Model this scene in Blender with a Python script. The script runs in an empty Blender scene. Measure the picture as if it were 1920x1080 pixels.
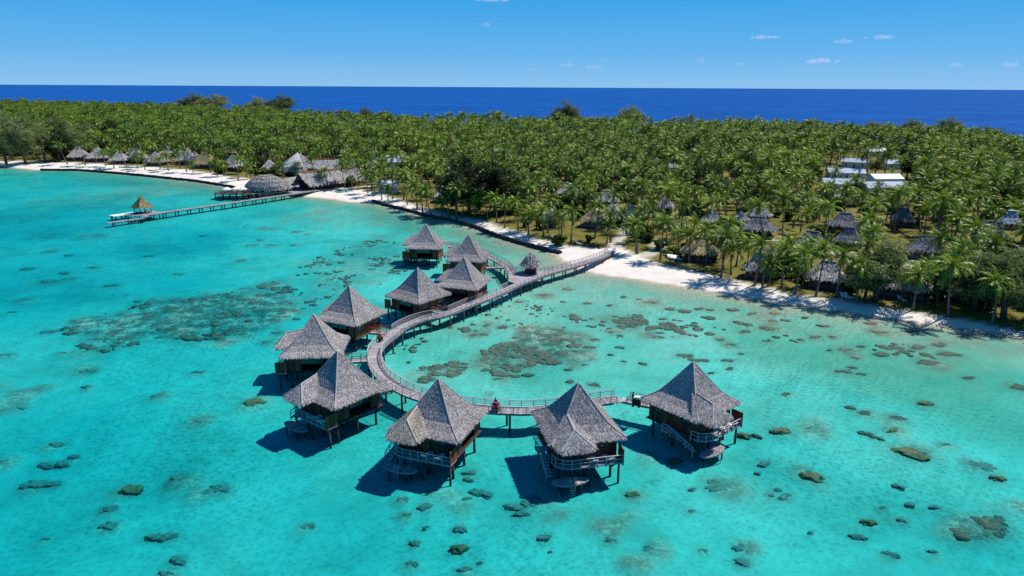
import bpy, math, random
import numpy as np
from mathutils import Vector, Matrix, noise as mnoise
R=math.radians
random.seed(7); np.random.seed(7)
sc=bpy.context.scene
COL=sc.collection
# ------------------------------------------------------------------ survey camera model (used to place things on the ground)
H=45.;F=1331.;PITCH=math.atan(378/F);ROLL=math.atan(10/1920)
_f=np.array([0,math.cos(PITCH),-math.sin(PITCH)]);_r=np.array([1.,0,0]);_u=np.cross(_r,_f)
_c,_s=math.cos(ROLL),math.sin(ROLL)
def at(px,py,z=0.):
    dx=px-960;dy=540-py
    d=_f*F+_r*(_c*dx-_s*dy)+_u*(_s*dx+_c*dy)
    t=(z-H)/d[2]
    return Vector(np.array([0,0,H])+d*t)
def proj(p):
    p=np.array(p,float)-np.array([0,0,H]);k=p@_f;x=p@_r/k*F;y=p@_u/k*F
    return 960+_c*x+_s*y,540-(-_s*x+_c*y)
# ------------------------------------------------------------------ tags and objects
ORD='first second third fourth fifth sixth seventh eighth ninth tenth eleventh twelfth thirteenth fourteenth fifteenth sixteenth seventeenth eighteenth nineteenth twentieth'.split()
def tag(o,label=None,cat=None,group=None,kind=None):
    if label:o['label']=label
    if cat:o['category']=cat
    if group:o['group']=group
    if kind:o['kind']=kind
    return o
def empty(name,loc=(0,0,0),rz=0,label=None,cat=None,group=None):
    o=bpy.data.objects.new(name,None);COL.objects.link(o);o.location=loc;o.rotation_euler=(0,0,rz);o.empty_display_size=.3
    return tag(o,label,cat,group)
def kids(o):return [c for c in ALLKIDS.get(o.name,[])]
ALLKIDS={}
def link(o,parent=None):
    COL.objects.link(o)
    if parent is not None:
        o.parent=parent;ALLKIDS.setdefault(parent.name,[]).append(o)
    return o
def dup(root,loc,rz=0,scale=1,label=None,group=None,mats=None):
    def cp(o,par):
        c=o.copy();link(c,par)
        for ch in kids(o):cp(ch,c)
        return c
    c=cp(root,None);c.location=loc;c.rotation_euler=(0,0,rz)
    c.scale=(scale,)*3 if not isinstance(scale,tuple) else scale
    if label:c['label']=label
    if group:c['group']=group
    return c
class MB:
    def __init__(s):s.v=[];s.f=[];s.a=[];s.m=[]
    def add(s,vs,fs,a=.5,m=0):
        n=len(s.v);s.v.extend([tuple(p) for p in vs])
        for f in fs:s.f.append(tuple(i+n for i in f));s.a.append(a);s.m.append(m)
    def box(s,c,d,rz=0,a=.5,m=0):
        x,y,z=d[0]/2,d[1]/2,d[2]/2;ca,sa=math.cos(rz),math.sin(rz)
        vs=[]
        for k in (-1,1):
            for i,j in((-1,-1),(1,-1),(1,1),(-1,1)):
                X,Y=i*x,j*y;vs.append((c[0]+X*ca-Y*sa,c[1]+X*sa+Y*ca,c[2]+k*z))
        s.add(vs,[(3,2,1,0),(4,5,6,7),(0,1,5,4),(1,2,6,5),(2,3,7,6),(3,0,4,7)],a,m)
    def bar(s,p,q,w,h=None,a=.5,m=0):
        h=h or w;p=Vector(p);q=Vector(q);d=(q-p)
        if d.length<1e-6:return
        d.normalize();side=d.cross(Vector((0,0,1)))
        if side.length<1e-3:side=Vector((1,0,0))
        side.normalize();up=side.cross(d)
        vs=[e+side*i*w/2+up*j*h/2 for e in(p,q) for i,j in((-1,-1),(1,-1),(1,1),(-1,1))]
        s.add(vs,[(0,1,2,3),(7,6,5,4),(0,4,5,1),(1,5,6,2),(2,6,7,3),(3,7,4,0)],a,m)
    def tube(s,pts,rs,n=7,a=.5,m=0,cap=True):
        pts=[Vector(p) for p in pts];vs=[];fs=[]
        for i,p in enumerate(pts):
            d=(pts[min(i+1,len(pts)-1)]-pts[max(i-1,0)]).normalized()
            u=d.cross(Vector((0,1,0)) if abs(d.y)<.9 else Vector((1,0,0))).normalized();w=d.cross(u)
            r=rs[i] if hasattr(rs,'__len__') else rs
            for k in range(n):
                t=2*math.pi*k/n;vs.append(p+u*math.cos(t)*r+w*math.sin(t)*r)
        for i in range(len(pts)-1):
            for k in range(n):fs.append((i*n+k,i*n+(k+1)%n,(i+1)*n+(k+1)%n,(i+1)*n+k))
        if cap:fs+= [tuple(range(n))[::-1],tuple((len(pts)-1)*n+k for k in range(n))]
        s.add(vs,fs,a,m)
    def lathe(s,prof,n=16,c=(0,0,0),a=.5,sx=1,sy=1,m=0):
        vs=[];fs=[]
        for r,z in prof:
            for k in range(n):
                t=2*math.pi*k/n;vs.append((c[0]+r*math.cos(t)*sx,c[1]+r*math.sin(t)*sy,c[2]+z))
        for i in range(len(prof)-1):
            for k in range(n):fs.append((i*n+k,i*n+(k+1)%n,(i+1)*n+(k+1)%n,(i+1)*n+k))
        fs+=[tuple(range(n))[::-1],tuple((len(prof)-1)*n+k for k in range(n))]
        s.add(vs,fs,a,m)
    def mesh(s,name,mats,smooth=False):
        me=bpy.data.meshes.new(name);me.from_pydata(s.v,[],s.f)
        at_=me.attributes.new('v','FLOAT','FACE');at_.data.foreach_set('value',np.array(s.a,dtype=np.float32))
        for m in(mats if isinstance(mats,(list,tuple)) else [mats]):me.materials.append(m)
        if max(s.m or [0])>0:me.polygons.foreach_set('material_index',s.m)
        if smooth:me.polygons.foreach_set('use_smooth',[True]*len(s.f))
        me.update();return me
    def build(s,name,mats,parent=None,loc=(0,0,0),smooth=False):
        o=bpy.data.objects.new(name,s.mesh(name,mats,smooth));o.location=loc
        return link(o,parent)
# ------------------------------------------------------------------ materials
class NT:
    def __init__(s,m):s.t=m.node_tree;s.n=s.t.nodes;s.l=s.t.links
    def new(s,t,**k):
        n=s.n.new(t)
        for a,b in k.items():
            if a.startswith('i_'):
                key=a[2:].replace('_',' ')
                (n.inputs[int(key)] if key.isdigit() else n.inputs[key]).default_value=b
            else:setattr(n,a,b)
        return n
    def ln(s,a,b):s.l.new(a,b);return b
def mat(name):
    m=bpy.data.materials.new(name);m.use_nodes=True;m.node_tree.nodes.clear();t=NT(m)
    t.out=t.new('ShaderNodeOutputMaterial');return m,t
def ramp(t,src,stops,interp='LINEAR'):
    r=t.new('ShaderNodeValToRGB');r.color_ramp.interpolation=interp
    while len(r.color_ramp.elements)<len(stops):r.color_ramp.elements.new(.5)
    for e,(p,c) in zip(r.color_ramp.elements,stops):
        e.position=p;e.color=(*c,1) if len(c)==3 else c
    t.ln(src,r.inputs[0]);return r.outputs[0]
def mixc(t,f,a,b,mode='MIX'):
    n=t.new('ShaderNodeMix',data_type='RGBA',blend_type=mode)
    for s,v in((0,f),(6,a),(7,b)):
        if hasattr(v,'is_linked'):t.ln(v,n.inputs[s])
        elif s==0:n.inputs[0].default_value=v
        else:n.inputs[s].default_value=(*v,1)
    return n.outputs[2]
def mth(t,op,a,b=0.,clamp=False):
    n=t.new('ShaderNodeMath',operation=op,use_clamp=clamp)
    for i,v in enumerate((a,b)):
        if hasattr(v,'is_linked'):t.ln(v,n.inputs[i])
        else:n.inputs[i].default_value=v
    return n.outputs[0]
def nz(t,scale,detail=3,rough=.55,vec=None,dist=0):
    n=t.new('ShaderNodeTexNoise');n.inputs['Scale'].default_value=scale;n.inputs['Detail'].default_value=detail
    n.inputs['Roughness'].default_value=rough;n.inputs['Distortion'].default_value=dist
    if vec is not None:t.ln(vec,n.inputs['Vector'])
    return n.outputs['Fac']
def pos(t,sc_=None):
    g=t.new('ShaderNodeNewGeometry').outputs['Position']
    if sc_:
        m=t.new('ShaderNodeMapping');m.inputs['Scale'].default_value=sc_;t.ln(g,m.inputs[0]);return m.outputs[0]
    return g
def objc(t,sc_=None):
    g=t.new('ShaderNodeTexCoord').outputs['Object']
    if sc_:
        m=t.new('ShaderNodeMapping');m.inputs['Scale'].default_value=sc_;t.ln(g,m.inputs[0]);return m.outputs[0]
    return g
def attr(t,n):return t.new('ShaderNodeAttribute',attribute_name=n).outputs['Fac']
def orand(t):return t.new('ShaderNodeObjectInfo').outputs['Random']
def princ(t,col,rough=.8,spec=.3,bump=None,bs=.3,bd=.1):
    p=t.new('ShaderNodeBsdfPrincipled')
    if hasattr(col,'is_linked'):t.ln(col,p.inputs['Base Color'])
    else:p.inputs['Base Color'].default_value=(*col,1)
    p.inputs['Roughness'].default_value=rough;p.inputs['Specular IOR Level'].default_value=spec
    if bump is not None:
        b=t.new('ShaderNodeBump');b.inputs['Strength'].default_value=bs;b.inputs['Distance'].default_value=bd
        t.ln(bump,b.inputs['Height']);t.ln(b.outputs[0],p.inputs['Normal'])
    t.ln(p.outputs[0],t.out.inputs[0]);return p
def wood(name,c0,c1,rough=.8,scale=1.):
    m,t=mat(name);v=attr(t,'v');n=nz(t,1.3*scale,4,.6,objc(t,(1,1,4)))
    f=mth(t,'ADD',mth(t,'MULTIPLY',v,.5),mth(t,'MULTIPLY',n,.55))
    princ(t,ramp(t,f,[(.25,c0),(.8,c1)]),rough,.2,n,.3,.03);return m
def thatch(name,c0,c1,c2):
    m,t=mat(name);v=attr(t,'v');n=nz(t,.55,3,.6,objc(t));n2=nz(t,5,3,.7,objc(t));w=orand(t)
    f=mth(t,'ADD',mth(t,'MULTIPLY',v,.62),mth(t,'ADD',mth(t,'MULTIPLY',n,.35),mth(t,'ADD',mth(t,'MULTIPLY',n2,.22),mth(t,'MULTIPLY',w,.08))))
    princ(t,ramp(t,f,[(.25,c0),(.62,c1),(.98,c2)]),.95,.1,n2,.6,.06);return m
M={}
M['thatch']=thatch('thatch_grey',(.09,.083,.086),(.365,.335,.325),(.72,.675,.64))
M['thatch_far']=thatch('thatch_weathered',(.12,.115,.12),(.38,.36,.355),(.70,.67,.65))
M['thatch_rest']=thatch('thatch_brown_grey',(.09,.088,.09),(.30,.285,.28),(.56,.53,.51))
M['thatch_tan']=thatch('thatch_straw',(.16,.12,.06),(.40,.32,.18),(.62,.53,.34))
M['thatch_gold']=thatch('thatch_new_straw',(.12,.09,.045),(.27,.205,.10),(.44,.37,.22))
M['thatch_patch']=thatch('thatch_patched',(.10,.09,.085),(.37,.33,.28),(.74,.67,.56))
M['wall']=wood('dark_wood_wall',(.045,.020,.015),(.18,.070,.042))
M['panel']=wood('red_brown_panel',(.10,.03,.015),(.34,.11,.05))
M['deck']=wood('grey_deck',(.20,.17,.18),(.46,.41,.42))
M['pier']=wood('grey_pier_boards',(.16,.16,.17),(.36,.35,.36))
M['rail']=wood('pale_rail',(.26,.23,.24),(.52,.48,.48))
M['railgrey']=wood('grey_rail',(.09,.085,.09),(.24,.22,.23))
M['stilt']=wood('dark_stilt',(.035,.03,.03),(.12,.10,.09))
M['rail_red']=wood('red_rail',(.16,.03,.02),(.42,.10,.06))
def plain(name,c,rough=.6,spec=.3,var=.15):
    m,t=mat(name);n=nz(t,2.5,4,.6,objc(t))
    princ(t,ramp(t,n,[(.3,tuple(x*(1-var) for x in c)),(.7,tuple(min(1,x*(1+var)) for x in c))]),rough,spec);return m
M['white']=plain('white_paint',(.78,.78,.76),.5,.4,.06)
M['whitewall']=plain('white_wall',(.62,.61,.58),.8,.2,.1)
M['greywall']=plain('grey_wall',(.25,.25,.26),.8,.2,.15)
M['metalroof']=plain('pale_blue_roof',(.34,.42,.52),.45,.4,.12)
M['whiteroof']=plain('white_roof',(.66,.70,.72),.5,.4,.1)
M['redroof']=plain('rust_red_roof',(.40,.12,.07),.7,.2,.2)
M['glass']=plain('window_glass',(.03,.04,.05),.08,.6,.1)
M['dark']=plain('dark_frame',(.025,.022,.022),.6,.3,.2)
M['skin']=plain('skin',(.30,.16,.10),.6,.3,.05)
M['shirt']=plain('dark_cloth',(.02,.022,.03),.9,.1,.1)
M['red']=plain('red_cloth',(.55,.03,.04),.8,.2,.1)
M['maroon']=plain('maroon_luggage',(.22,.02,.05),.6,.3,.1)
M['black']=plain('black_plastic',(.012,.012,.014),.5,.4,.1)
M['greenk']=plain('green_hull',(.10,.45,.30),.35,.5,.08)
M['canvas']=plain('white_canvas',(.80,.78,.74),.8,.2,.04)
M['stone']=None
m,t=mat('dark_stone');n=nz(t,1.2,5,.65,objc(t));princ(t,ramp(t,n,[(.3,(.012,.012,.014)),(.6,(.05,.047,.045)),(.8,(.12,.11,.10))]),.9,.2,n,.8,.2);M['stone']=m
# foliage
def leafmat(name,stops,trans=.24,gloss=.044,grough=.42):
    m,t=mat(name);v=attr(t,'v');w=orand(t)
    f=mth(t,'ADD',mth(t,'MULTIPLY',v,.62),mth(t,'MULTIPLY',w,.42))
    f=mth(t,'ADD',f,mth(t,'MULTIPLY',mth(t,'SUBTRACT',nz(t,.022,3,.6,pos(t)),.5),.55));c=ramp(t,f,stops)
    d=t.new('ShaderNodeBsdfDiffuse');tr=t.new('ShaderNodeBsdfTranslucent');g=t.new('ShaderNodeBsdfGlossy');g.inputs['Roughness'].default_value=grough
    g.inputs['Color'].default_value=(.8,.85,.6,1)
    tc=mixc(t,.5,c,(.26,.32,.02));t.ln(c,d.inputs[0]);t.ln(tc,tr.inputs[0])
    a=t.new('ShaderNodeMixShader');a.inputs[0].default_value=trans;t.ln(d.outputs[0],a.inputs[1]);t.ln(tr.outputs[0],a.inputs[2])
    b=t.new('ShaderNodeMixShader');b.inputs[0].default_value=gloss;t.ln(a.outputs[0],b.inputs[1]);t.ln(g.outputs[0],b.inputs[2])
    t.ln(b.outputs[0],t.out.inputs[0]);return m
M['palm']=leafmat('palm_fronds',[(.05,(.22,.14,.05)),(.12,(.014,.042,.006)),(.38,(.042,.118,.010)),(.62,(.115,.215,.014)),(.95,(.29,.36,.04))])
M['leaf']=leafmat('casuarina_needles',[(.1,(.06,.088,.038)),(.5,(.165,.205,.09)),(.95,(.32,.36,.17))],.38,.02,.6)
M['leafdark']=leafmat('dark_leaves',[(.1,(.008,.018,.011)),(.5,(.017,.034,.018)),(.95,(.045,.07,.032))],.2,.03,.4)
M['bush']=leafmat('bush_leaves',[(.1,(.02,.05,.008)),(.5,(.06,.12,.015)),(.95,(.18,.22,.03))],.3,.04,.5)
M['trunk']=wood('palm_trunk',(.09,.075,.06),(.24,.20,.17))
M['bark']=wood('tree_bark',(.05,.04,.03),(.15,.12,.10))
# ------------------------------------------------------------------ shoreline geometry
SHORE=[(-160,296),(-60,302),(10,313),(75,319),(150,319),(230,326),(300,333),(370,341),(430,351),(480,360),(540,366),(575,369),(620,373),(660,379),(700,381),(745,393),(800,406),(850,418),(900,431),(950,450),(1000,463),(1040,476),(1060,490),(1085,505),(1115,514),(1180,522),(1300,541),(1411,560),(1488,573),(1560,583),(1642,595),(1758,611),(1912,632),(2060,652),(2250,676)]
GRASS=[(-160,290),(-60,293),(0,300),(70,303),(110,304),(200,308),(300,314),(380,322),(440,333),(500,337),(580,352),(640,351),(700,359),(740,372),(790,388),(850,403),(900,411),(960,429),(1010,444),(1060,457),(1100,462),(1135,464),(1175,466),(1215,484),(1240,494),(1300,508),(1340,517),(1380,526),(1440,539),(1500,551),(1560,559),(1620,568),(1700,579),(1800,594),(1900,612),(2060,632),(2250,656)]
BACK=[(-160,199),(0,202),(300,211),(640,237),(850,245),(1060,249),(1300,253),(1500,256.5),(1620,263),(1730,271),(1920,286),(2100,298),(2250,306)]
shore=np.array([at(x,y,0)[:2] for x,y in SHORE]);grass=np.array([at(x,y,1.2)[:2] for x,y in GRASS]);back=np.array([at(x,y,1.2)[:2] for x,y in BACK])
land=np.vstack([shore,back[::-1]+np.array([0,60.])]);inner=np.vstack([grass,back[::-1]])
def seg_dist(P,poly,closed=False):
    best=np.full(len(P),1e9);n=len(poly)
    for i in range(n if closed else n-1):
        a=poly[i];b=poly[(i+1)%n];ab=b-a;tt=np.clip(((P-a)@ab)/max(ab@ab,1e-9),0,1)
        best=np.minimum(best,np.hypot(*(P-a-tt[:,None]*ab).T))
    return best
def inside(P,poly):
    r=np.zeros(len(P),bool);n=len(poly);x,y=P[:,0],P[:,1]
    for i in range(n):
        x1,y1=poly[i];x2,y2=poly[i-1]
        c=((y1>y)!=(y2>y));
        with np.errstate(divide='ignore',invalid='ignore'):
            r^=c&(x<(x2-x1)*(y-y1)/(y2-y1+1e-12)+x1)
    return r
# optical path target of the lagoon (m) at survey points -> bed depth
LT=[(40,360,9.5),(200,350,8),(330,350,5.5),(100,420,14),(300,460,13),(500,400,8.5),(620,395,4.5),(720,410,5.),(60,560,14),(300,540,12),(520,470,8),(650,480,6.5),(800,400,4.5),(700,450,6),
 (560,580,8),(300,620,9.5),(220,640,10),(420,580,9),(200,700,10.),(80,850,11.),(80,1050,10.5),(300,900,10.5),(500,850,9.5),(450,730,9),(600,1000,9),(680,880,8.),(560,760,8),(900,930,8.),(900,1060,8.5),(1150,950,8),(1200,1060,8.),(1350,900,6.5),(1500,1000,7.5),(1700,1050,7.5),(1900,1060,7.5),
 (1500,780,5.5),(1650,850,5.8),(1850,900,6.5),(1850,750,5.),(1600,700,4.6),(1400,660,4.6),(1300,620,4.),(1800,660,4.),(1500,610,3.2),(1250,570,3.2),(1100,560,3.2),(950,600,3.4),(850,620,4.),(900,700,4.4),(1000,720,4.6),(1150,700,4.6),(780,690,5.),(1050,640,3.6),(700,520,5.5),(930,470,4.),(870,460,4.2),(1000,490,3.)]
LP=np.array([at(x,y,-.8)[:2] for x,y,_ in LT]);LV=np.array([l for *_,l in LT])
def path_len(P):
    d2=((P[:,None,:]-LP[None])**2).sum(2)/(P[:,1:2]**2+400)   # nearness relative to distance from the survey point
    w=1/(d2+.0012)**1.6
    return (w*LV).sum(1)/w.sum(1)
SUN_EL=56.;SUN_AZ=29.
def fbm(P,s,oct_=4,seed=0):
    out=np.empty(len(P))
    for i,(x,y) in enumerate(P):out[i]=mnoise.fractal(Vector((x*s+seed,y*s-seed,seed*.37)),1.,2.1,oct_)
    return out
def ground(P):
    P=np.asarray(P,float);ins=inside(P,land);d=seg_dist(P,land,True);d=np.where(ins,d,-d)
    D=np.hypot(P[:,0],P[:,1]);sinv=(H+.8)/np.sqrt(D*D+(H+.8)**2)
    L=path_len(P);depth=.38*L/(1/math.sin(R(SUN_EL))+1/sinv)
    return d,depth
def gz(x,y):
    d,dep=ground(np.array([[x,y]]))
    return float(hgt(d,dep)[0])
def hgt(d,dep):
    return np.where(d>0,1.25*(1-np.exp(-np.maximum(d,0)/6.5)),-dep*(1-np.exp(-np.maximum(-d,0)/7.)))
# reef areas: (pixel polygon, strength)
REEF=[([(110,610),(200,590),(330,560),(420,555),(520,530),(560,545),(540,590),(500,620),(420,640),(300,640),(190,665),(130,650)],.95),
 ([(560,500),(700,450),(800,470),(760,520),(640,570),(540,590)],.45),
 ([(905,665),(990,630),(1060,620),(1090,650),(1070,690),(1000,690),(950,710),(905,700)],.95),([(770,700),(850,685),(880,690),(850,715),(780,725)],.7),([(1150,600),(1200,595),(1215,615),(1160,622)],.8),
 ([(920,690),(980,690),(960,712),(925,710)],.8),([(1210,620),(1270,615),(1260,640),(1215,640)],.6),([(870,620),(920,620),(915,632),(870,634)],.7),
 ([(1790,985),(1870,968),(1890,1000),(1850,1015),(1790,1010)],.85),([(850,930),(925,915),(930,940),(870,955)],.75),([(940,955),(1010,940),(1020,970),(950,985)],.85),
 ([(1320,900),(1380,895),(1380,925),(1330,925)],.7),([(0,730),(90,720),(60,745),(0,765)],.7),([(1120,960),(1190,960),(1190,1000),(1110,1000)],.45),([(1190,845),(1240,850),(1270,870),(1200,880)],.5),
 ([(700,395),(830,430),(800,440),(700,415)],.5),([(500,405),(620,400),(600,430),(520,425)],.45),([(850,430),(960,470),(1000,490),(930,480),(850,450)],.5),
 ([(30,380),(220,370),(330,350),(240,390),(60,400)],.45),([(0,405),(80,402),(70,418),(0,418)],.55),([(150,335),(400,350),(380,360),(200,350)],.5),
 ([(1280,560),(1420,580),(1500,600),(1420,610),(1300,590)],.4),([(1650,620),(1800,640),(1900,660),(1800,665),(1650,640)],.5)]
REEFW=[(np.array([at(x,y,-1)[:2] for x,y in p]),s) for p,s in REEF]
PATHS=[[(1150,468),(1160,450),(1178,430),(1200,405)],[(1440,448),(1520,470),(1600,480),(1700,498),(1800,512),(1930,528)],[(560,356),(620,357),(680,350),(740,345)],[(1210,480),(1235,465),(1230,452)],[(1590,450),(1650,470),(1720,490)]]
PATHW=[np.array([at(x,y,1.2)[:2] for x,y in p]) for p in PATHS]
# ------------------------------------------------------------------ terrain sheet
CORP=[]
def terrain():
    ny,nx=330,420
    Y=22*(1700/22)**(np.linspace(0,1,ny));T=np.linspace(-1.25,1.25,nx)
    YY,TT=np.meshgrid(Y,T,indexing='ij');P=np.stack([TT*(YY+45),YY],-1).reshape(-1,2)
    P[:,0]+=0
    d,dep=ground(P);n1=fbm(P,.035,4,3);n2=fbm(P,.16,4,9);n3=fbm(P,.012,3,5)
    dep=dep*(1+.14*n1+.20*n3)
    dw=d+1.1*n2
    z=hgt(dw,dep)+np.where(dw>0,.10*n2*np.clip(dw/8,0,1),.07*n2*np.clip(-dw/6,0,1))
    reef=np.zeros(len(P))
    for poly,s in REEFW:
        k=seg_dist(P,poly,True);ins=inside(P,poly);sd=np.where(ins,k,-k);dist=np.hypot(P[:,0],P[:,1])
        wdt=np.clip(dist*.02,1.5,8)
        reef=np.maximum(reef,s*np.clip(.5+sd/wdt*.5+.9*n2+.5*n1,0,1)*(sd>-wdt*1.5))
    # algae and broken coral skirting each coral head
    for cx,cy,cr in CORP:
        m_=np.abs(P[:,0]-cx)<cr*3;i_=np.nonzero(m_&(np.abs(P[:,1]-cy)<cr*3))[0]
        if len(i_):
            q=np.hypot(P[i_,0]-cx,P[i_,1]-cy)/cr
            reef[i_]=np.maximum(reef[i_],np.clip(1.15-.62*q+.5*n2[i_],0,.72))
    reef*=d<-1
    z+=reef*np.clip(-z*.35,0,.5)*(1+n2)
    dg=seg_dist(P,inner,True);ig=inside(P,inner);sg=np.where(ig,dg,-dg)
    sand=1-np.clip(.5+(sg+1.6*n2+1.*n1)/1.6,0,1)
    for pw in PATHW:
        k=seg_dist(P,pw);sand=np.maximum(sand,np.clip(1-(k-1.3-.8*n2)/.9,0,1)*.6)
    vs=np.column_stack([P,z]);idx=np.arange(ny*nx).reshape(ny,nx)
    q=np.stack([idx[:-1,:-1],idx[:-1,1:],idx[1:,1:],idx[1:,:-1]],-1).reshape(-1,4)
    me=bpy.data.meshes.new('ground');me.vertices.add(len(vs));me.vertices.foreach_set('co',vs.astype(np.float32).ravel())
    me.loops.add(q.size);me.loops.foreach_set('vertex_index',q.astype(np.int32).ravel())
    me.polygons.add(len(q));me.polygons.foreach_set('loop_start',np.arange(0,q.size,4,dtype=np.int32));me.polygons.foreach_set('loop_total',np.full(len(q),4,dtype=np.int32))
    me.polygons.foreach_set('use_smooth',np.ones(len(q),bool))
    near=np.exp(-np.maximum(-dw,0)/15.)*(d<2)
    # algae-filmed sand flats: the right-hand shallows and, fainter, the enclosed lagoon
    for px_,st in(([(1300,590),(1500,600),(1930,660),(1960,850),(1760,800),(1560,730),(1380,670)],.75),([(760,640),(1000,560),(1250,570),(1250,720),(1000,745),(760,720)],.42),([(1400,740),(1600,730),(1800,820),(1600,830),(1420,800)],.35)):
        poly=np.array([at(x,y,-1)[:2] for x,y in px_]);k_=seg_dist(P,poly,True);sd_=np.where(inside(P,poly),k_,-k_)
        near=np.maximum(near,st*np.clip(.5+sd_/14+.45*n1,0,1)*(d<2))
    for nm,a in(('sand',sand),('reef',reef),('near',near)):
        x=me.attributes.new(nm,'FLOAT','POINT');x.data.foreach_set('value',a.astype(np.float32))
    me.update();me.validate()
    m,t=mat('island_and_seabed')
    P_=pos(t);big=nz(t,.05,4,.6,P_);mid=nz(t,.35,5,.65,P_);fine=nz(t,2.2,4,.7,P_)
    sandc=ramp(t,mth(t,'ADD',mth(t,'MULTIPLY',mid,.6),mth(t,'MULTIPLY',fine,.4)),[(.3,(.58,.52,.44)),(.55,(.73,.675,.60)),(.75,(.81,.77,.71))])
    grassc=ramp(t,mth(t,'ADD',mth(t,'MULTIPLY',big,.55),mth(t,'MULTIPLY',mid,.5)),[(.32,(.055,.065,.012)),(.48,(.12,.115,.022)),(.6,(.20,.165,.045)),(.75,(.26,.19,.09))])
    sep=t.new('ShaderNodeSeparateXYZ');t.ln(P_,sep.inputs[0])
    # sea bed: pale sand mottled with algae film, wet sand strip near the waterline
    bedc=ramp(t,mth(t,'ADD',mth(t,'MULTIPLY',mid,.55),mth(t,'MULTIPLY',big,.5)),[(.30,(.42,.42,.28)),(.42,(.66,.63,.46)),(.58,(.79,.76,.57))])
    wet=t.new('ShaderNodeMapRange');wet.inputs[1].default_value=.18;wet.inputs[2].default_value=.05;t.ln(sep.outputs[2],wet.inputs[0])
    drys=mixc(t,wet.outputs[0],sandc,(.44,.37,.27))
    uw=t.new('ShaderNodeMapRange');uw.inputs[1].default_value=.03;uw.inputs[2].default_value=-.35;t.ln(sep.outputs[2],uw.inputs[0])
    alg=mth(t,'MULTIPLY',mth(t,'SUBTRACT',nz(t,.042,5,.62,P_,.6),.49),5.,True);bedc=mixc(t,mth(t,'MULTIPLY',alg,.6),bedc,(.36,.38,.27));bedn=mixc(t,mth(t,'MULTIPLY',attr(t,'near'),.85),bedc,(.37,.37,.20));s2=mixc(t,uw.outputs[0],drys,bedn)
    rm=mth(t,'MULTIPLY',attr(t,'reef'),mth(t,'MULTIPLY',mth(t,'SUBTRACT',mth(t,'ADD',mth(t,'MULTIPLY',mid,1.1),mth(t,'MULTIPLY',fine,.9)),.78),3.6,True),True)
    s3=mixc(t,rm,s2,ramp(t,fine,[(.35,(.07,.072,.05)),(.65,(.20,.185,.125))]))
    fin=mixc(t,attr(t,'sand'),grassc,s3)
    princ(t,fin,.95,.1,mth(t,'ADD',mth(t,'MULTIPLY',mid,.7),mth(t,'MULTIPLY',fine,.3)),.35,.25)
    me.materials.append(m)
    o=bpy.data.objects.new('ground',me);link(o);tag(o,kind='structure')
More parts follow.
